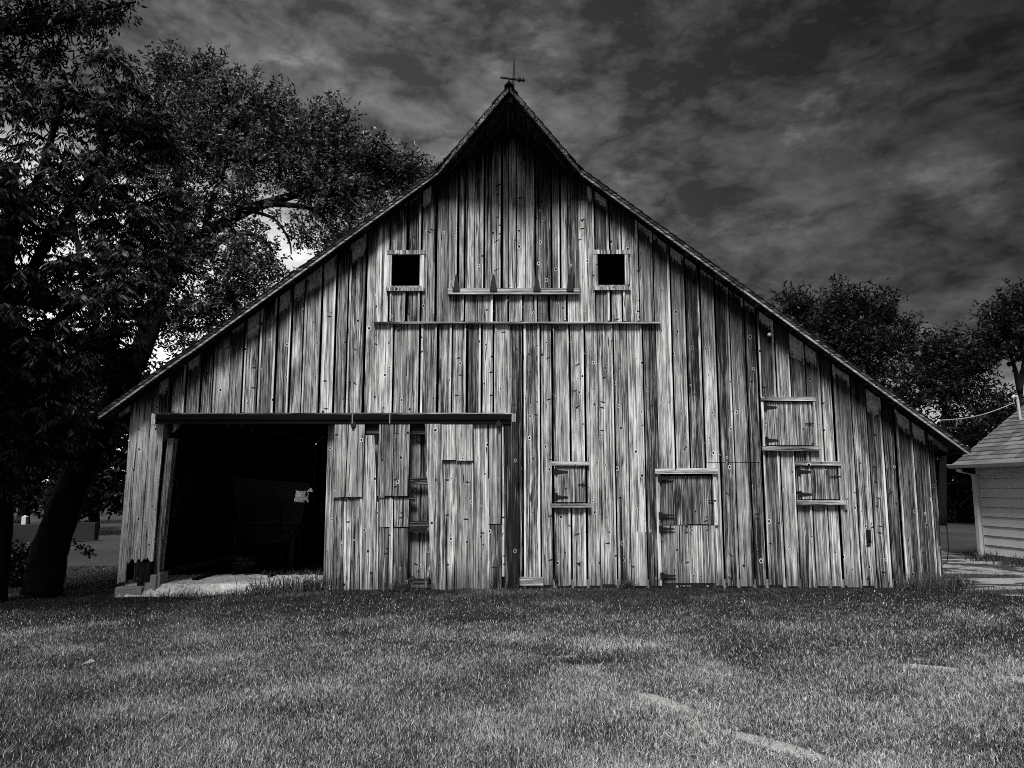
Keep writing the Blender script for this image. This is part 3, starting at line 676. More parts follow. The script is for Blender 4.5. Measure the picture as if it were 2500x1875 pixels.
mb.hull([gp_(.0, -.03, GH + .001), gp_(.1, -.03, GH + .001), gp_(.1, -GW, GH + .001), gp_(.0, -GW, GH + .001)], [gp_(0, -GW / 2, GH + GP * GW / 2 - .1), gp_(.1, -GW / 2, GH + GP * GW / 2 - .1), gp_(.1, -GW / 2 - .05, GH + GP * GW / 2 - .1), gp_(0, -GW / 2 - .05, GH + GP * GW / 2 - .1)])
mb.hull([gp_(0, -GW, .1), gp_(GL, -GW, .1), gp_(GL, -GW + .1, .1), gp_(0, -GW + .1, .1)], [gp_(0, -GW, GH), gp_(GL, -GW, GH), gp_(GL, -GW + .1, GH), gp_(0, -GW + .1, GH)])
mb.build('wall', SID, garage)
MB().hull([gp_(-.02, .03, .08), gp_(.07, .03, .08), gp_(.07, -.05, .08), gp_(-.02, -.05, .08)], [gp_(-.02, .03, GH), gp_(.07, .03, GH), gp_(.07, -.05, GH), gp_(-.02, -.05, GH)]).build('corner_board', TRIM, garage)
MB().hull([gp_(0, .0, -.2), gp_(GL, .0, -.2), gp_(GL, -GW, -.2), gp_(0, -GW, -.2)], [gp_(0, .0, .118), gp_(GL, .0, .118), gp_(GL, -GW, .118), gp_(0, -GW, .118)]).build('foundation', CONC, garage)
mb = MB(); k = 0; run = GW / 2 + .3; ct = .125
while k * ct < run:
    n0, n1 = .3 - k * ct, .3 - (k + 1) * ct - .02; s = -.38 - random.uniform(0, .02)
    while s < GL + .3:
        e = s + random.uniform(.2, .34); ju = random.uniform(-.004, .004)
        zA, zB = GH + .0 + GP * (k * ct), GH + GP * ((k + 1) * ct + .02)
        mb.rnd(); mb.hull([gp_(s, n0, zA + .028 + ju), gp_(e - .006, n0, zA + .028 + ju), gp_(e - .006, n1, zB + .004), gp_(s, n1, zB + .004)][::-1], [gp_(s, n0, zA), gp_(e - .006, n0, zA), gp_(e - .006, n1, zB - .03), gp_(s, n1, zB - .03)][::-1]); s = e
    k += 1
mb.hull([gp_(-.4, -GW / 2, GH + GP * run - .05), gp_(GL + .3, -GW / 2, GH + GP * run - .05), gp_(GL + .3, -GW - .3, GH - .05), gp_(-.4, -GW - .3, GH - .05)], [gp_(-.4, -GW / 2, GH + GP * run), gp_(GL + .3, -GW / 2, GH + GP * run), gp_(GL + .3, -GW - .3, GH), gp_(-.4, -GW - .3, GH)])
gr = mb.build('roof', GSH, garage)
MB().hull([gp_(-.36, .27, GH - .03), gp_(GL, .27, GH - .03), gp_(GL, -.05, GH - .03), gp_(-.36, -.05, GH - .03)], [gp_(-.36, .27, GH - .015), gp_(GL, .27, GH - .015), gp_(GL, -.05, GH - .015), gp_(-.36, -.05, GH - .015)]).build('soffit', TRIM, gr)
prof = [(.3, -.06), (.385, -.055), (.395, -.02), (.41, .005), (.41, .03), (.40, .03), (.30, .02)]
MB().hull([gp_(-.4, n, GH + z) for n, z in prof], [gp_(GL, n, GH + z) for n, z in prof]).build('gutter', TRIM, garage)
mb = MB()
def sq(pts, w=.05, dpt=.035):
    for a, b in zip(pts[:-1], pts[1:]):
        A = [gp_(a[0] + q * w, a[1] + r_ * dpt, a[2]) for q, r_ in ((-1, -1), (1, -1), (1, 1), (-1, 1))]; B = [gp_(b[0] + q * w, b[1] + r_ * dpt, b[2]) for q, r_ in ((-1, -1), (1, -1), (1, 1), (-1, 1))]
        mb.hull(A, B)
sq([(-.1, .35, GH - .075), (-.1, .33, GH - .14), (-.0, .1, GH - .2), (.0, .075, GH - .27), (.0, .075, .06)])
mb.build('downspout', TRIM, garage)
mst = P(2496, 1034, 4.6); top = P(2484, 974, 4.6)
o = Vector((cx, cy, 0)); n_ = lambda v: Vector(v) - o
mb = MB(); mb.tube([n_(mst) - Vector((0, 0, .6)), n_(top)], .028, 10)
tp = n_(top); mb.tube([tp, tp + Vector((-.02, 0, .05)), tp + Vector((-.07, 0, .06)), tp + Vector((-.11, 0, .02))], [.03, .04, .04, .03], 10); mb.build('service_mast', TRIM, garage)
wa = P(2474, 984, 4.6); wb = P(2296, 1026, 4.2)
pts = [wa.lerp(wb, t) + Vector((0, 0, -.09 * math.sin(math.pi * t))) for t in np.linspace(0, 1, 14)]
mb = MB(); mb.tube([top + Vector((-.1, 0, .03)), wa + Vector((.02, 0, -.02)), wa], .008, 6); mb.tube(pts, .009, 6)
tag(mb.build('service_wire', plain('wire_sheath', .3, .5)), 'thin overhead wire from the garage mast to the barn eaves', 'wire')
mb = MB(); a = P(2312, 1250, .3); mb.tube([P(2303, 1240, .12), P(2312, 1290, .2), P(2316, 1340, .2), P(2312, 1372, .2), P(2303, 1378, .15)], .008, 6)
tag(mb.build('hanging_cable', IRON), 'loose black cable hanging beside the right corner of the barn', 'cable')

# ------------------------------------------------------------------ drive between barn and garage
def drive():
    m, g = newmat('broken_concrete_drive')
    o = g.n('ShaderNodeTexCoord').outputs['Object']; pd = g.n('ShaderNodeSeparateXYZ', None, Vector=o).outputs; a, b, c = g.noise(o, 1.6, 5, .6), g.noise(o, 22, 5, .7), g.noise(g.xyz(g.m('MULTIPLY', pd[0], .8), g.m('MULTIPLY', pd[1], 1.5), 0.0), 1.1, 6, .68, .6)
    v = g.m('MULTIPLY', .27, g.m('ADD', .2, g.m('ADD', g.m('MULTIPLY', a, .5), g.m('MULTIPLY', b, .8))))
    moss = g.mr(c, .47, .52, 0, 1); finish(g, g.mix(moss, v, .035), .95, b, .6, .015, .1)
    n = 24; xs = np.linspace(6.55, 10.2, n); ys = np.linspace(-2.6, 9, 40); X, Y = np.meshgrid(xs, ys)
    X = X + (Y < 0) * 0 + np.random.default_rng(3).uniform(-.05, .05, X.shape); X = X + np.clip(-Y - .2, 0, 4) * .55
    Z = gz(X, Y) + .006 + np.random.default_rng(4).uniform(0, .006, X.shape)
    v_ = np.stack([X.ravel(), Y.ravel(), Z.ravel()], 1); i, j = np.meshgrid(np.arange(n - 1), np.arange(39)); q = (j * n + i).ravel()
    return tag(array_mesh('driveway', v_, np.stack([q, q + 1, q + n + 1, q + n], 1), 4, np.full((len(q), 4), .5), m), kind='structure')
drive()

# ------------------------------------------------------------------ blades: lawn and weeds
GRASS = leafmat('lawn_grass', .010, .8, .3)
def blades(px, py, h, w, tilt, tone, mat, name, parent=None, base=None, bend=.5):
    n = len(px); a = rng.uniform(0, 2 * np.pi, n); t = rng.normal(0, 1, n) * tilt; yaw = rng.uniform(0, 2 * np.pi, n)
    dx, dy = np.cos(yaw), np.sin(yaw); sx, sy = np.cos(a), np.sin(a)
    z0 = (gz(px, py) if base is None else base) - .004
    lean = np.abs(np.sin(t)) * h; up = np.cos(t) * h
    P0 = np.stack([px, py, z0], 1); S = np.stack([sx, sy, np.zeros(n)], 1) * (w / 2)[:, None]; Dv = np.stack([dx, dy, np.zeros(n)], 1)
    m1 = P0 + Dv * (lean * .35)[:, None] + np.stack([0 * up, 0 * up, up * .6], 1); tip = P0 + Dv * (lean * (1 + bend))[:, None] + np.stack([0 * up, 0 * up, up], 1)
    V = np.concatenate([P0 - S, P0 + S, m1 + S * .75, m1 - S * .75, tip + S * .12, tip - S * .12], 1).reshape(-1, 3)
    b = np.arange(n)[:, None] * 6; Fq = np.concatenate([b + np.array([[0, 1, 2, 3]]), b + np.array([[3, 2, 4, 5]])], 1).reshape(-1, 4)
    col = np.repeat(np.stack([tone, tone, tone, np.ones(n)], 1), 2, 0)
    return array_mesh(name, V, Fq, 4, col, mat, parent)
def vnoise(x, y, s, seed):                        # cheap value noise
    r = np.random.default_rng(seed).uniform(0, 1, (64, 64)); X, Y = x * s + 100, y * s + 100
    i, j = np.floor(X).astype(int), np.floor(Y).astype(int); fx, fy = X - i, Y - j; fx = fx * fx * (3 - 2 * fx); fy = fy * fy * (3 - 2 * fy)
    q = lambda a, b: r[a % 64, b % 64]
    return q(i, j) * (1 - fx) * (1 - fy) + q(i + 1, j) * fx * (1 - fy) + q(i, j + 1) * (1 - fx) * fy + q(i + 1, j + 1) * fx * fy
def bare(x, y):
    m = np.zeros_like(x)
    for cx_, cy_, rx, ry, an in BARE:
        ca, sa = math.cos(an), math.sin(an); uu = ((x - cx_) * ca + (y - cy_) * sa) / rx; ww = (-(x - cx_) * sa + (y - cy_) * ca) / ry
        m = np.maximum(m, np.clip(1.35 - (uu * uu + ww * ww), 0, 1))
    return m
def lawn():
    n = 1650000; d_ = 3.7 + rng.uniform(0, 1, n) ** 1.25 * 12.5; x = rng.uniform(-1, 1, n) * (d_ * .70 + 1.0); y = d_ - DIST
    k = np.clip(7.0 / d_, .25, 1.0) * .62
    ok = (rng.uniform(0, 1, n) < k) & (rng.uniform(0, 1, n) > bare(x, y) * np.clip(vnoise(x, y, 8, 21) * 2.2 - .25, 0, .92))
    ok &= ~((y > -.07) & (x > XL - .02) & (x < XR + .02)) & ~((x > 6.5 + np.clip(-y - .2, 0, 4) * .55) & (y > -2.5) & (x < 10.4)) & ~((x > 9.6) & (y > -2))
    x, y, d_ = x[ok], y[ok], d_[ok]; n = len(x)
    p1, p2, p3 = vnoise(x, y, .55, 1), vnoise(x, y, 1.9, 2), vnoise(x, y, 6, 3)
    barn_shade = np.clip((y + 3.6 + (p1 - .5) * 2.2 - x * .05) / 2.6, 0, 1)                # shade towards the barn, put into the blade tone
    dry = .62 * (p1 - .45) + .45 * (p2 - .5) + .3 * (p3 - .5)
    crab = np.clip((x - .2 + (p2 - .5) * 1.2) / 1.0, 0, 1) * np.clip((-3.2 - y) / 1.5, 0, 1)
    ru, rv = x * .83 + y * .55, -x * .55 + y * .83                                      # mower passes
    dry = dry + .5 * (vnoise(ru * .35, rv * 2.1, 1.0, 8) - .5)
    dry = dry + .55 * np.exp(-(((x - .75) / .8) ** 2 + ((y + 4.0) / .5) ** 2)) + .42 * np.exp(-(((x - .3 + (y + 6) * .25) / 2.1) ** 2 + ((y + 5.2) / 1.9) ** 2)) - .26
    for hx, hy, rr_ in ((.34, -4.2, .2), (.62, -4.65, .22), (-.45, -2.5, .25)): dry = dry - 1.1 * np.exp(-(((x - hx) / (rr_ * 1.5)) ** 2 + ((y - hy) / rr_) ** 2))
    tone = np.clip(.35 + dry * .62 - .24 * barn_shade + rng.normal(0, .24, n) * (1 - .45 * barn_shade), .01, 1) ** 1.25
    tone = np.where(rng.uniform(0, 1, n) < .10 * (1 - .95 * barn_shade), rng.uniform(.65, 1, n), tone)
    h = rng.uniform(.018, .043, n) * (.8 + .5 * p2 - .1 * barn_shade); w = rng.uniform(.003, .0052, n) * np.clip(d_ / 6.5, 1, 2.2)
    big = rng.uniform(0, 1, n) < crab * .35; w = np.where(big, w * 1.7, w); tl = np.where(big, .95, .5)
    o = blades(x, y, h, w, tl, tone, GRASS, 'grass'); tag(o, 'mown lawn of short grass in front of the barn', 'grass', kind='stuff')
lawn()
WEED = leafmat('weed_leaves', .02, .16, .3)
def weed(name, label, cat, spots, n, h, w, group=None, tilt=.7, lo=0.0, hi=1.0):
    for (x, y, r) in spots:
        px, py = rng.normal(x, r, n), rng.normal(y, r * .45, n)
        o = blades(px, py, rng.uniform(.4, 1, n) * h, rng.uniform(.6, 1, n) * w, tilt, rng.uniform(lo, hi, n), WEED, name, bend=.9)
        tag(o, label, cat, group or (label if len(spots) > 1 else None))
weed('weed_clump', 'thick long arching grass at the right side of the open doorway', 'weeds', [(-3.55, -.12, .2), (-3.15, -.14, .22), (-2.9, -.14, .12)], 190, .36, .016)
weed('weed_clump', 'sparse row of short weeds along the bright doorway threshold', 'weeds', [(-5.0, -.2, .22), (-4.6, -.2, .25), (-4.1, -.18, .22)], 190, .15, .012)
weed('weed_clump', 'small dark tuft of long grass at the foot of the sliding door', 'weeds', [(-1.62, -.3, .1)], 170, .24, .013, hi=.5)
weed('weed_clump', 'bushy weeds at the right front corner of the barn', 'weeds', [(6.0, -.14, .16), (6.4, -.12, .16), (6.62, -.1, .1)], 170, .34, .014)
weed('weed_clump', 'dark tuft growing under the split batten beside the patched board', 'weeds', [(1.72, -.06, .05)], 110, .22, .012, hi=.4)
weed('weed_clump', 'ragged grass spreading along the near edge of the driveway', 'weeds', [(6.9, -.5, .25), (7.4, -.9, .3), (8.0, -1.4, .3)], 150, .17, .012)
weed('weed_clump', 'dark weeds growing along the foot of the garage wall', 'weeds', [(9.7, 4.2, .2), (9.75, 3.4, .22), (9.8, 2.7, .22), (9.85, 2.0, .22), (9.9, 1.4, .2)], 170, .26, .018, hi=.5)
weed('weed_clump', 'thin line of grass growing in the cracks of the driveway', 'weeds', [(8.2, 1.6, .3), (8.8, 1.2, .3), (9.2, .4, .25), (7.7, 2.9, .3)], 130, .08, .014)
mb = MB(); p = Vector((-4.35, -5.1, .0)); mb.rnd(.9); z = float(gz(p.x, p.y)) + .06
q = P(220, 1588, -5.15)
mb.hull([(q.x - .05, q.y, z), (q.x, q.y - .03, z + .01), (q.x + .05, q.y, z + .02), (q.x, q.y + .035, z + .035)], [(q.x - .05, q.y, z + .002), (q.x, q.y - .03, z + .012), (q.x + .05, q.y, z + .022), (q.x, q.y + .035, z + .037)])
tag(mb.build('fallen_leaf', plain('dry_leaf', .2, .7)), 'single pale fallen leaf lying on the lawn at the left', 'leaf')

# ------------------------------------------------------------------ trees
def leaf_quads(c, axis, length, width, tone):
    # c: base points, axis: unit directions; a bent diamond per leaf
    n = len(c); r = rng.normal(0, 1, (n, 3)); side = np.cross(axis, r); side /= np.linalg.norm(side, axis=1)[:, None] + 1e-9
    L = length[:, None]; W = width[:, None]
    V = np.concatenate([c, c + axis * L * .45 + side * W * .5, c + axis * L, c + axis * L * .45 - side * W * .5], 1).reshape(-1, 3)
    return V, np.arange(n * 4).reshape(n, 4), np.stack([tone, tone, tone, np.ones(n)], 1)
def unit(v): return v / (np.linalg.norm(v, axis=1)[:, None] + 1e-9)
def crown(parent, mat, blobs, length, width, droop=.3, compound=False, twigs=None, clump=.3, shell=.35):
    V, T = [], []; CL, AX, TN = [], [], []; tw = MB()
    for (cx_, cy_, cz_, rx, ry, rz, ncl, nl) in blobs:
        dv_ = unit(rng.normal(0, 1, (ncl, 3))); rad = rng.uniform(0, 1, ncl) ** shell
        cc = np.array([cx_, cy_, cz_]) + dv_ * rad[:, None] * np.array([rx, ry, rz]); out = unit(dv_ * np.array([1, 1, .7]) + np.array([0, 0, .15]))
        if twigs is not None:
            for i in range(0, ncl, twigs):
                b = Vector(cc[i]); a = Vector((cx_, cy_, cz_)).lerp(b, .25); md = a.lerp(b, .55) + Vector((0, 0, .12 * rz * random.random()))
                tw.tube([a, md, b], [.012 + .008 * rz, .010, .004], 4)
        if compound:
            for i in range(ncl):
                base = cc[i] + rng.normal(0, .08, 3)
                for q in range(nl):
                    ang = rng.uniform(0, 2 * np.pi); h = np.array([np.cos(ang), np.sin(ang), rng.uniform(-.1, .6)]); h /= np.linalg.norm(h); Lr = rng.uniform(.22, .42)
                    k = np.linspace(.15, 1, 8); pts = base + h * (k * Lr)[:, None] + np.stack([0 * k, 0 * k, -.32 * k ** 2 * Lr * 1.6], 1)
                    sd = np.cross(h, [0, 0, 1.0]); sd /= np.linalg.norm(sd) + 1e-9
                    for sg in (-1, 1):
                        CL.append(pts); AX.append(unit(sd * sg * .55 + h * .35 + np.array([0, 0, -.75]) + rng.normal(0, .12, (8, 3)))); TN.append(np.full(8, rng.uniform(0, 1)))
        else:
            m = ncl * nl; idx = np.repeat(np.arange(ncl), nl); sz = clump * rng.uniform(.6, 1.4, ncl)[idx]
            sd_ = unit(out + np.array([0, 0, .5]) + rng.normal(0, .55, (ncl, 3)))            # every clump is a leafy shoot
            tt = rng.uniform(-1, 1.6, m); p = cc[idx] + sd_[idx] * (tt * sz)[:, None] + rng.normal(0, .22, (m, 3)) * (sz * (1.2 - .5 * np.abs(tt)))[:, None]
            CL.append(p); AX.append(unit(sd_[idx] * .55 + rng.normal(0, .6, (m, 3)) + np.array([0, 0, -droop]))); TN.append(np.clip(rng.uniform(0, 1, ncl)[idx] * .6 + rng.uniform(0, .4, m), 0, 1))
    p = np.concatenate(CL); ax = np.concatenate(AX); tn = np.concatenate(TN); n = len(p)
    v, f, c = leaf_quads(p, ax, rng.uniform(.7, 1.25, n) * length, rng.uniform(.75, 1.2, n) * width, tn)
    o = array_mesh('crown', v, f, 4, c, mat, parent)
    if twigs is not None and tw.v: tag(tw.build('twigs', BARK, parent), kind='stuff')
    return o
def limbs(parent, paths, name='trunk'):
    mb = MB()
    for pts, r0, r1 in paths:
        pts = [Vector(p) for p in pts]; sm = []
        for i in range(len(pts) - 1):
            p0, p1, p2, p3 = pts[max(i - 1, 0)], pts[i], pts[i + 1], pts[min(i + 2, len(pts) - 1)]
            for t in (0, .25, .5, .75):
                sm.append(.5 * ((2 * p1) + (p2 - p0) * t + (2 * p0 - 5 * p1 + 4 * p2 - p3) * t * t + (3 * p1 - p0 - 3 * p2 + p3) * t ** 3))
        sm.append(pts[-1]); k = len(sm); mb.tube(sm, [r0 + (r1 - r0) * i / (k - 1) for i in range(k)], 10, .06)
    return mb.build(name, BARK, parent, True)
def B(px, py, Y, rx, rz, ncl, nl, ry=None):       # a crown lobe centred on a sight line at depth Y, radii given in photo pixels
    p = P(px, py, Y); s = (Y + DIST) / F_PX
    return (p.x, p.y, p.z, rx * s, (ry if ry else (rx + rz) / 2) * s, rz * s, ncl, nl)
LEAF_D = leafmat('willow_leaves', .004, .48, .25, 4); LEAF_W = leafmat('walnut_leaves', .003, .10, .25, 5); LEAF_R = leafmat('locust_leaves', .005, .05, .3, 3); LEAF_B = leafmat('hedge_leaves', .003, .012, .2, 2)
# the leaning tree whose limb arches behind the barn roof
t1 = thing('leaning_tree', 'big leaning tree left of the barn whose dark limb arches behind the roof', 'tree', loc=(0, 0, 0))
Q = lambda a, b, Y: P(a, b, Y)
trunk = [Q(100, 1452, .1), Q(112, 1390, .15), Q(131, 1317, .3), Q(165, 1222, .6), Q(225, 1085, 1.2), Q(300, 940, 2.2), Q(355, 830, 3.2), Q(385, 730, 4.2), Q(425, 645, 4.8)]
arch = [Q(400, 690, 4.5), Q(470, 600, 5), Q(525, 558, 5.2), Q(605, 512, 5.3), Q(669, 491, 5.4), Q(735, 470, 5.5), Q(810, 430, 5.8), Q(880, 400, 6)]
limbs(t1, [(trunk, .29, .17), (arch, .18, .05),
           ([Q(640, 498, 5.3), Q(698, 500, 5.3), Q(753, 508, 5.4), Q(790, 532, 5.5), Q(822, 585, 5.6)], .08, .025),
           ([Q(600, 514, 5.3), Q(640, 522, 5.1), Q(677, 541, 5), Q(706, 588, 5), Q(711, 620, 5)], .05, .015),
           ([Q(470, 640, 5), Q(530, 593, 5), Q(579, 569, 4.9), Q(627, 576, 4.8), Q(665, 610, 4.8)], .1, .02),
           ([Q(500, 575, 5.1), Q(515, 500, 5.2), Q(545, 420, 5.3), Q(570, 330, 5.4)], .1, .03),
           ([Q(425, 645, 4.8), Q(440, 520, 5), Q(430, 400, 5.2), Q(470, 260, 5.4)], .14, .03),
           ([Q(300, 940, 2.2), Q(240, 800, 2.4), Q(200, 650, 2.8), Q(170, 480, 3)], .12, .03)])
bl = [B(420, 770, 4.4, 60, 60, 26, 40), B(460, 840, 4.4, 60, 36, 16, 40), B(550, 750, 4.8, 60, 40, 20, 40), B(600, 735, 5, 60, 30, 18, 40), B(500, 800, 4.6, 50, 36, 14, 40), B(720, 565, 5.2, 90, 60, 20, 40), B(780, 590, 5.4, 60, 50, 18, 40), B(600, 600, 5, 70, 60, 40, 40), B(560, 500, 5.2, 80, 60, 50, 45), B(430, 560, 4.6, 90, 110, 60, 45), B(640, 680, 4.8, 70, 50, 26, 40), B(530, 740, 4.6, 90, 40, 30, 40), B(470, 190, 5.4, 110, 60, 104, 37), B(560, 260, 5.4, 110, 80, 132, 37), B(640, 290, 5.4, 80, 90, 104, 37), B(610, 400, 5.3, 130, 80, 132, 37), B(480, 350, 5.2, 120, 110, 139, 37),
      B(770, 320, 5.6, 100, 70, 118, 37), B(780, 410, 5.6, 130, 70, 153, 37), B(890, 400, 5.8, 100, 60, 132, 37), B(980, 430, 6, 90, 45, 97, 37), B(1040, 428, 6.2, 50, 22, 41, 37), B(840, 480, 5.6, 120, 60, 132, 37),
      B(850, 560, 5.6, 70, 60, 55, 37), B(430, 520, 4.8, 80, 110, 76, 37), B(340, 330, 4.5, 130, 150, 139, 37), B(240, 480, 3.5, 140, 160, 132, 37), B(560, 690, 4.6, 80, 60, 48, 37), B(500, 640, 4.6, 110, 60, 62, 37),
      B(450, 760, 4.2, 70, 40, 34, 37), B(260, 700, 3, 140, 120, 118, 37), B(620, 640, 5, 80, 40, 27, 37), B(380, 650, 4, 70, 90, 62, 37)]
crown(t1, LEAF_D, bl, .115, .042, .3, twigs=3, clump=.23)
# the compound-leaved tree on the left edge
t2 = thing('walnut_tree', 'tall dark tree at the left edge with drooping feathery leaves and an overhanging bough', 'tree')
limbs(t2, [([Q(-25, 1465, -.4), Q(-12, 1350, -.4), Q(0, 1230, -.3), Q(-10, 1000, -.3), Q(10, 700, -.2), Q(30, 400, -.3)], .22, .1),
           ([Q(-10, 700, -.3), Q(-60, 350, -1.5), Q(-20, 105, -3.4), Q(60, 75, -3.6), Q(160, 45, -3.8), Q(250, 20, -3.9), Q(330, 5, -4)], .09, .012),
           ([Q(0, 950, -.3), Q(120, 800, -.2), Q(240, 700, 0)], .09, .02), ([Q(0, 820, -.3), Q(110, 600, -.4), Q(220, 430, -.4), Q(290, 260, -.3)], .1, .02), ([Q(20, 600, -.3), Q(100, 420, -.5), Q(150, 250, -.6), Q(190, 160, -.5)], .08, .02), ([Q(0, 1080, -.3), Q(90, 1000, .6), Q(190, 930, 1.5)], .06, .015)])
bw_ = [B(280, 140, -.3, 50, 40, 12, 4), B(220, 250, -.3, 110, 110, 39, 4), B(90, 260, -.5, 120, 130, 44, 4), B(330, 300, .2, 90, 100, 32, 4), B(400, 330, .6, 60, 60, 19, 5), B(140, 460, -.4, 150, 130, 60, 4), B(330, 500, .4, 110, 100, 36, 5), B(60, 660, -.3, 130, 130, 70, 5), B(260, 690, 0, 130, 110, 56, 5),
       B(420, 650, 1, 60, 50, 11, 5), B(70, 860, -.3, 130, 120, 125, 5), B(270, 850, 1.6, 90, 100, 70, 5), B(80, 1030, -.3, 110, 90, 98, 5), B(-60, 900, -1, 120, 200, 84, 5), B(-60, 500, -1, 120, 200, 84, 5), B(200, 1050, 1.6, 60, 80, 30, 5), B(-20, 1130, -.5, 90, 60, 33, 5),
       B(-330, 300, -3, 170, 200, 84, 5), B(-350, -250, -5, 400, 250, 98, 6), B(-420, 500, -3.5, 300, 300, 84, 6)]
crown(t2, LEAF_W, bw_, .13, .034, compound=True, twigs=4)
bo = [B(40, 60, -3.6, 80, 55, 60, 14), B(130, 40, -3.7, 80, 45, 60, 14), B(210, 45, -3.8, 70, 40, 45, 13), B(280, 20, -3.9, 50, 35, 30, 11), B(130, 130, -3.4, 90, 60, 40, 12), B(0, 170, -3.3, 90, 70, 60, 13), B(60, -90, -3.6, 200, 90, 110, 14)]
crown(t2, LEAF_W, bo, .085, .026, .8, twigs=2, clump=.13)
# unseen trees added behind the viewer to darken the sides of the lawn
for lab, x, y, sp in (('added unseen shade tree left of the lawn behind the viewer', -6.6, -12.6, 1.0), ('added unseen shade tree right of the lawn behind the viewer', 7.6, -12.2, 1.0)):
    t = thing('added_shade_tree', lab, 'tree', 'added unseen shade trees behind the viewer')
    limbs(t, [([(x, y, -.1), (x, y, 2.5), (x * .95, y, 6)], .22, .1)])
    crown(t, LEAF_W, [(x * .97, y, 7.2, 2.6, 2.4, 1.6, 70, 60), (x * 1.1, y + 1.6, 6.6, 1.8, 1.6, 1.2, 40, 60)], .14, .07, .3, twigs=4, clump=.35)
# trees along the back of the yard, left and right
def yard_tree(name, label, cat_group, base, top_px, Y, lobes, mat, ll=.2, lw=.09, fork=(), r=.18, clump=.35):
    t = thing(name, label, 'tree', cat_group)
    limbs(t, [([Q(base[0], base[1], Y), Q(base[0] + 4, (base[1] + top_px[1]) / 2, Y), Q(top_px[0], top_px[1], Y)], r, r * .4)] + [([Q(a, b, Y) for a, b in f], r * .5, r * .15) for f in fork])
    crown(t, mat, [B(*((l[0], l[1], Y) + l[2:])) for l in lobes], ll, lw, .2, twigs=4, clump=clump); return t
yard_tree('locust_tree', 'bushy dark tree with pointed tops rising behind the right barn roof', 'trees behind the barn on the right', (2100, 1290), (2090, 760), 18,
          [(1930, 745, 50, 40, 60, 24), (1985, 790, 60, 40, 60, 24), (2045, 745, 38, 50, 70, 24), (2110, 750, 38, 45, 70, 24), (2160, 765, 35, 42, 50, 24), (2190, 830, 60, 50, 90, 24), (2090, 830, 80, 60, 130, 24), (2150, 920, 70, 50, 80, 24), (2040, 850, 60, 50, 60, 24)], LEAF_R, .2, .07, [((2100, 1000), (2060, 900), (2045, 760)), ((2100, 980), (2150, 880), (2160, 780))])
yard_tree('locust_tree', 'broad rounded dark tree between the pointed tree and the forked one', 'trees behind the barn on the right', (2300, 1290), (2310, 860), 19,
          [(2310, 855, 65, 34, 90, 24), (2265, 890, 55, 45, 60, 24), (2350, 885, 45, 45, 60, 24), (2320, 930, 90, 50, 130, 24), (2240, 980, 60, 40, 60, 24), (2380, 1000, 70, 50, 90, 24), (2290, 1060, 90, 40, 80, 24)], LEAF_R, .2, .07, [((2240, 980), (2270, 940), (2330, 880))])
yard_tree('locust_tree', 'tall dark tree with a forked trunk at the right edge above the garage', 'trees behind the barn on the right', (2492, 1250), (2490, 930), 17,
          [(2450, 770, 45, 32, 70, 24), (2500, 745, 45, 32, 80, 24), (2455, 820, 60, 40, 90, 24), (2510, 830, 60, 60, 110, 24), (2425, 870, 30, 26, 24, 36), (2560, 850, 60, 80, 90, 24), (2440, 1010, 60, 60, 80, 24), (2510, 1030, 60, 60, 100, 24)], LEAF_R, .18, .07,
          [((2490, 960), (2478, 900), (2462, 850), (2455, 780)), ((2490, 960), (2500, 880), (2512, 800)), ((2462, 890), (2478, 880), (2486, 850))], .2)
hd_ = 'dark trees along the far edge of the yard'
yard_tree('hedge_tree', 'low dark tree filling the gap between barn and garage', hd_, (2350, 1290), (2350, 1150), 22, [(2300, 1120, 70, 90, 130, 24), (2370, 1150, 70, 110, 150, 24), (2440, 1140, 60, 110, 110, 24), (2340, 1240, 90, 50, 110, 24), (2420, 1250, 80, 50, 80, 24)], LEAF_B, .24, .12)
yard_tree('hedge_tree', 'dark spreading tree behind the low wall between the two trunks', hd_, (60, 1290), (70, 1050), 16, [(20, 1050, 90, 110, 150, 24), (110, 1100, 80, 100, 150, 24), (60, 1190, 90, 60, 130, 24), (-60, 1150, 80, 110, 120, 40)], LEAF_B, .2, .1)
yard_tree('hedge_tree', 'dark spreading tree behind the low wall just left of the barn', hd_, (230, 1290), (235, 1050), 15, [(200, 1080, 80, 110, 150, 24), (280, 1080, 80, 120, 170, 24), (260, 1190, 90, 70, 150, 24), (330, 1000, 70, 80, 100, 24), (180, 1220, 60, 40, 70, 24)], LEAF_B, .2, .1)
yard_tree('hedge_tree', 'dense dark tree rising behind the two spreading ones on the left', hd_, (150, 1290), (160, 900), 21, [(150, 900, 120, 100, 140, 24), (60, 980, 110, 100, 120, 24), (270, 930, 110, 100, 130, 24)], LEAF_B, .24, .11)
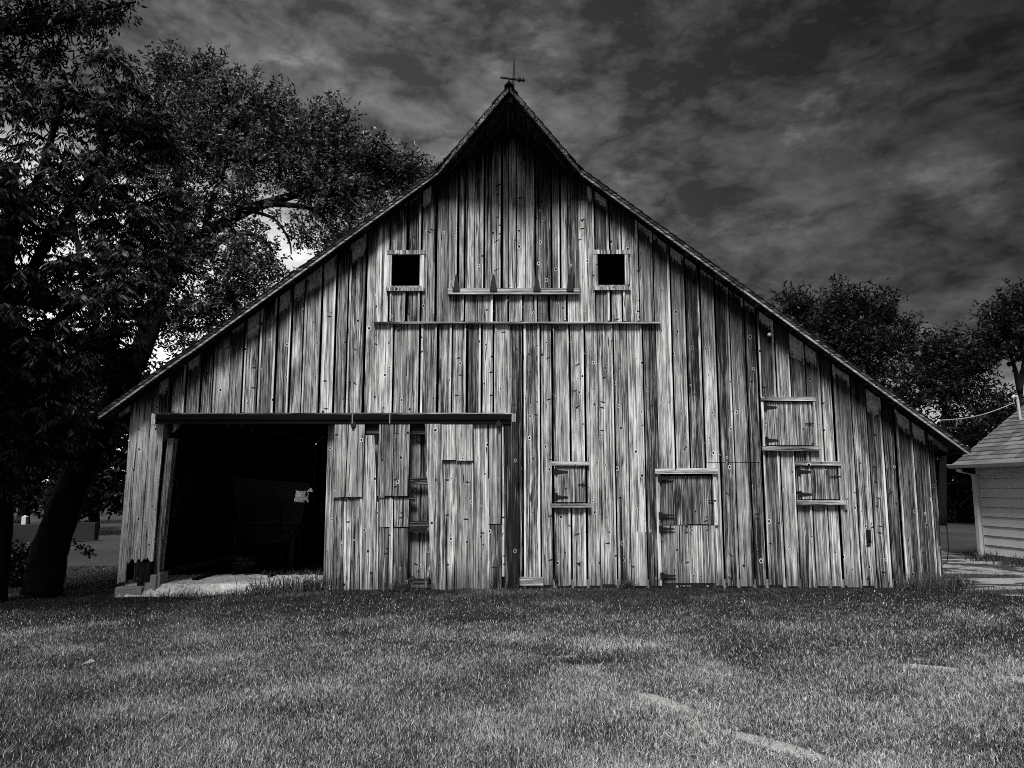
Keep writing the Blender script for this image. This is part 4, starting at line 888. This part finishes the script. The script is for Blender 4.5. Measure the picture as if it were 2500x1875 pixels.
# low leafy bushes
def bush(name, label, lobes, Y, mat, ll, lw):
    t = thing(name, label, 'bush'); crown(t, mat, [B(*((l[0], l[1], Y) + l[2:])) for l in lobes], ll, lw, .0, twigs=3, clump=.1); return t
bush('leafy_bush', 'low leafy bush between the two trunks at the far left', [(40, 1390, 40, 40, 90, 18), (70, 1370, 26, 26, 40, 18), (20, 1360, 26, 22, 30, 18), (50, 1425, 34, 24, 40, 18)], 1.2, LEAF_W, .07, .05)
b2 = thing('sapling_twig', 'thin twig with small leaves sticking out right of the leaning trunk', 'twig')
pts = [Q(160, 1336, .3), Q(178, 1332, .3), Q(200, 1338, .25), Q(222, 1354, .2)]
MB().tube(pts, [.007, .006, .005, .003], 5).build('stem', BARK, b2)
crown(b2, LEAF_W, [B(192, 1332, .3, 10, 12, 10, 5), B(212, 1344, .25, 12, 10, 12, 5), B(222, 1355, .2, 6, 5, 6, 5)], .05, .03, clump=.03)

# ------------------------------------------------------------------ low wall, post and fence far left
def wline(px1, px2, ybase, ytop, Y, th, name, label, cat, mat):
    a, b = P(px1, ybase, Y), P(px2, ybase, Y); z = P(px1, ytop, Y).z
    return tag(MB().rnd().box(a.x, b.x, Y, Y + th, -.1, z).build(name, mat), label, cat)
WALL = plain('grey_concrete_wall', .05, .9, .35, 2, .1, bump=.3)
a0 = P(-140, 1284, 9); a1 = P(232, 1284, 12.0)
mb = MB(); zt = P(60, 1284, 9.8).z
A = [(a0.x, a0.y, -.1), (a0.x, a0.y + .25, -.1), (a0.x, a0.y + .25, zt), (a0.x, a0.y, zt)]; Bq = [(a1.x, a1.y, -.1), (a1.x, a1.y + .25, -.1), (a1.x, a1.y + .25, zt), (a1.x, a1.y, zt)]
wl = tag(mb.hull(A[::-1], Bq[::-1]).build('garden_wall', WALL), 'low grey concrete wall seen between the trunks at the far left', 'wall')
p = P(57, 1275, 13); z = P(57, 1262, 13).z; mb = MB().box(p.x - .07, p.x + .07, p.y, p.y + .14, -.1, z); mb.hull([(p.x - .07, p.y, z + .001), (p.x + .07, p.y, z + .001), (p.x + .07, p.y + .14, z + .001), (p.x - .07, p.y + .14, z + .001)], [(p.x - .01, p.y + .06, z + .05), (p.x + .01, p.y + .06, z + .05), (p.x + .01, p.y + .08, z + .05), (p.x - .01, p.y + .08, z + .05)])
tag(mb.build('fence_post', TRIM), 'short white post behind the low concrete wall', 'post')
fn = thing('picket_fence', 'dark slatted fence beside the white post behind the low wall', 'fence')
x0, x1 = P(-60, 1275, 13.5).x, P(50, 1275, 13.5).x; z = P(40, 1258, 13.5).z
mb = MB(); x = x0
while x < x1: mb.rnd().box(x, x + .09, 13.5, 13.52, .05, z + random.uniform(-.02, .02)); x += .13
mb.build('pickets', W_DK, fn)
mb = MB()
for zz_ in (.35, z - .25): mb.rnd().box(x0, x1, 13.525, 13.56, zz_, zz_ + .08)
mb.build('rail', W_DK, fn)
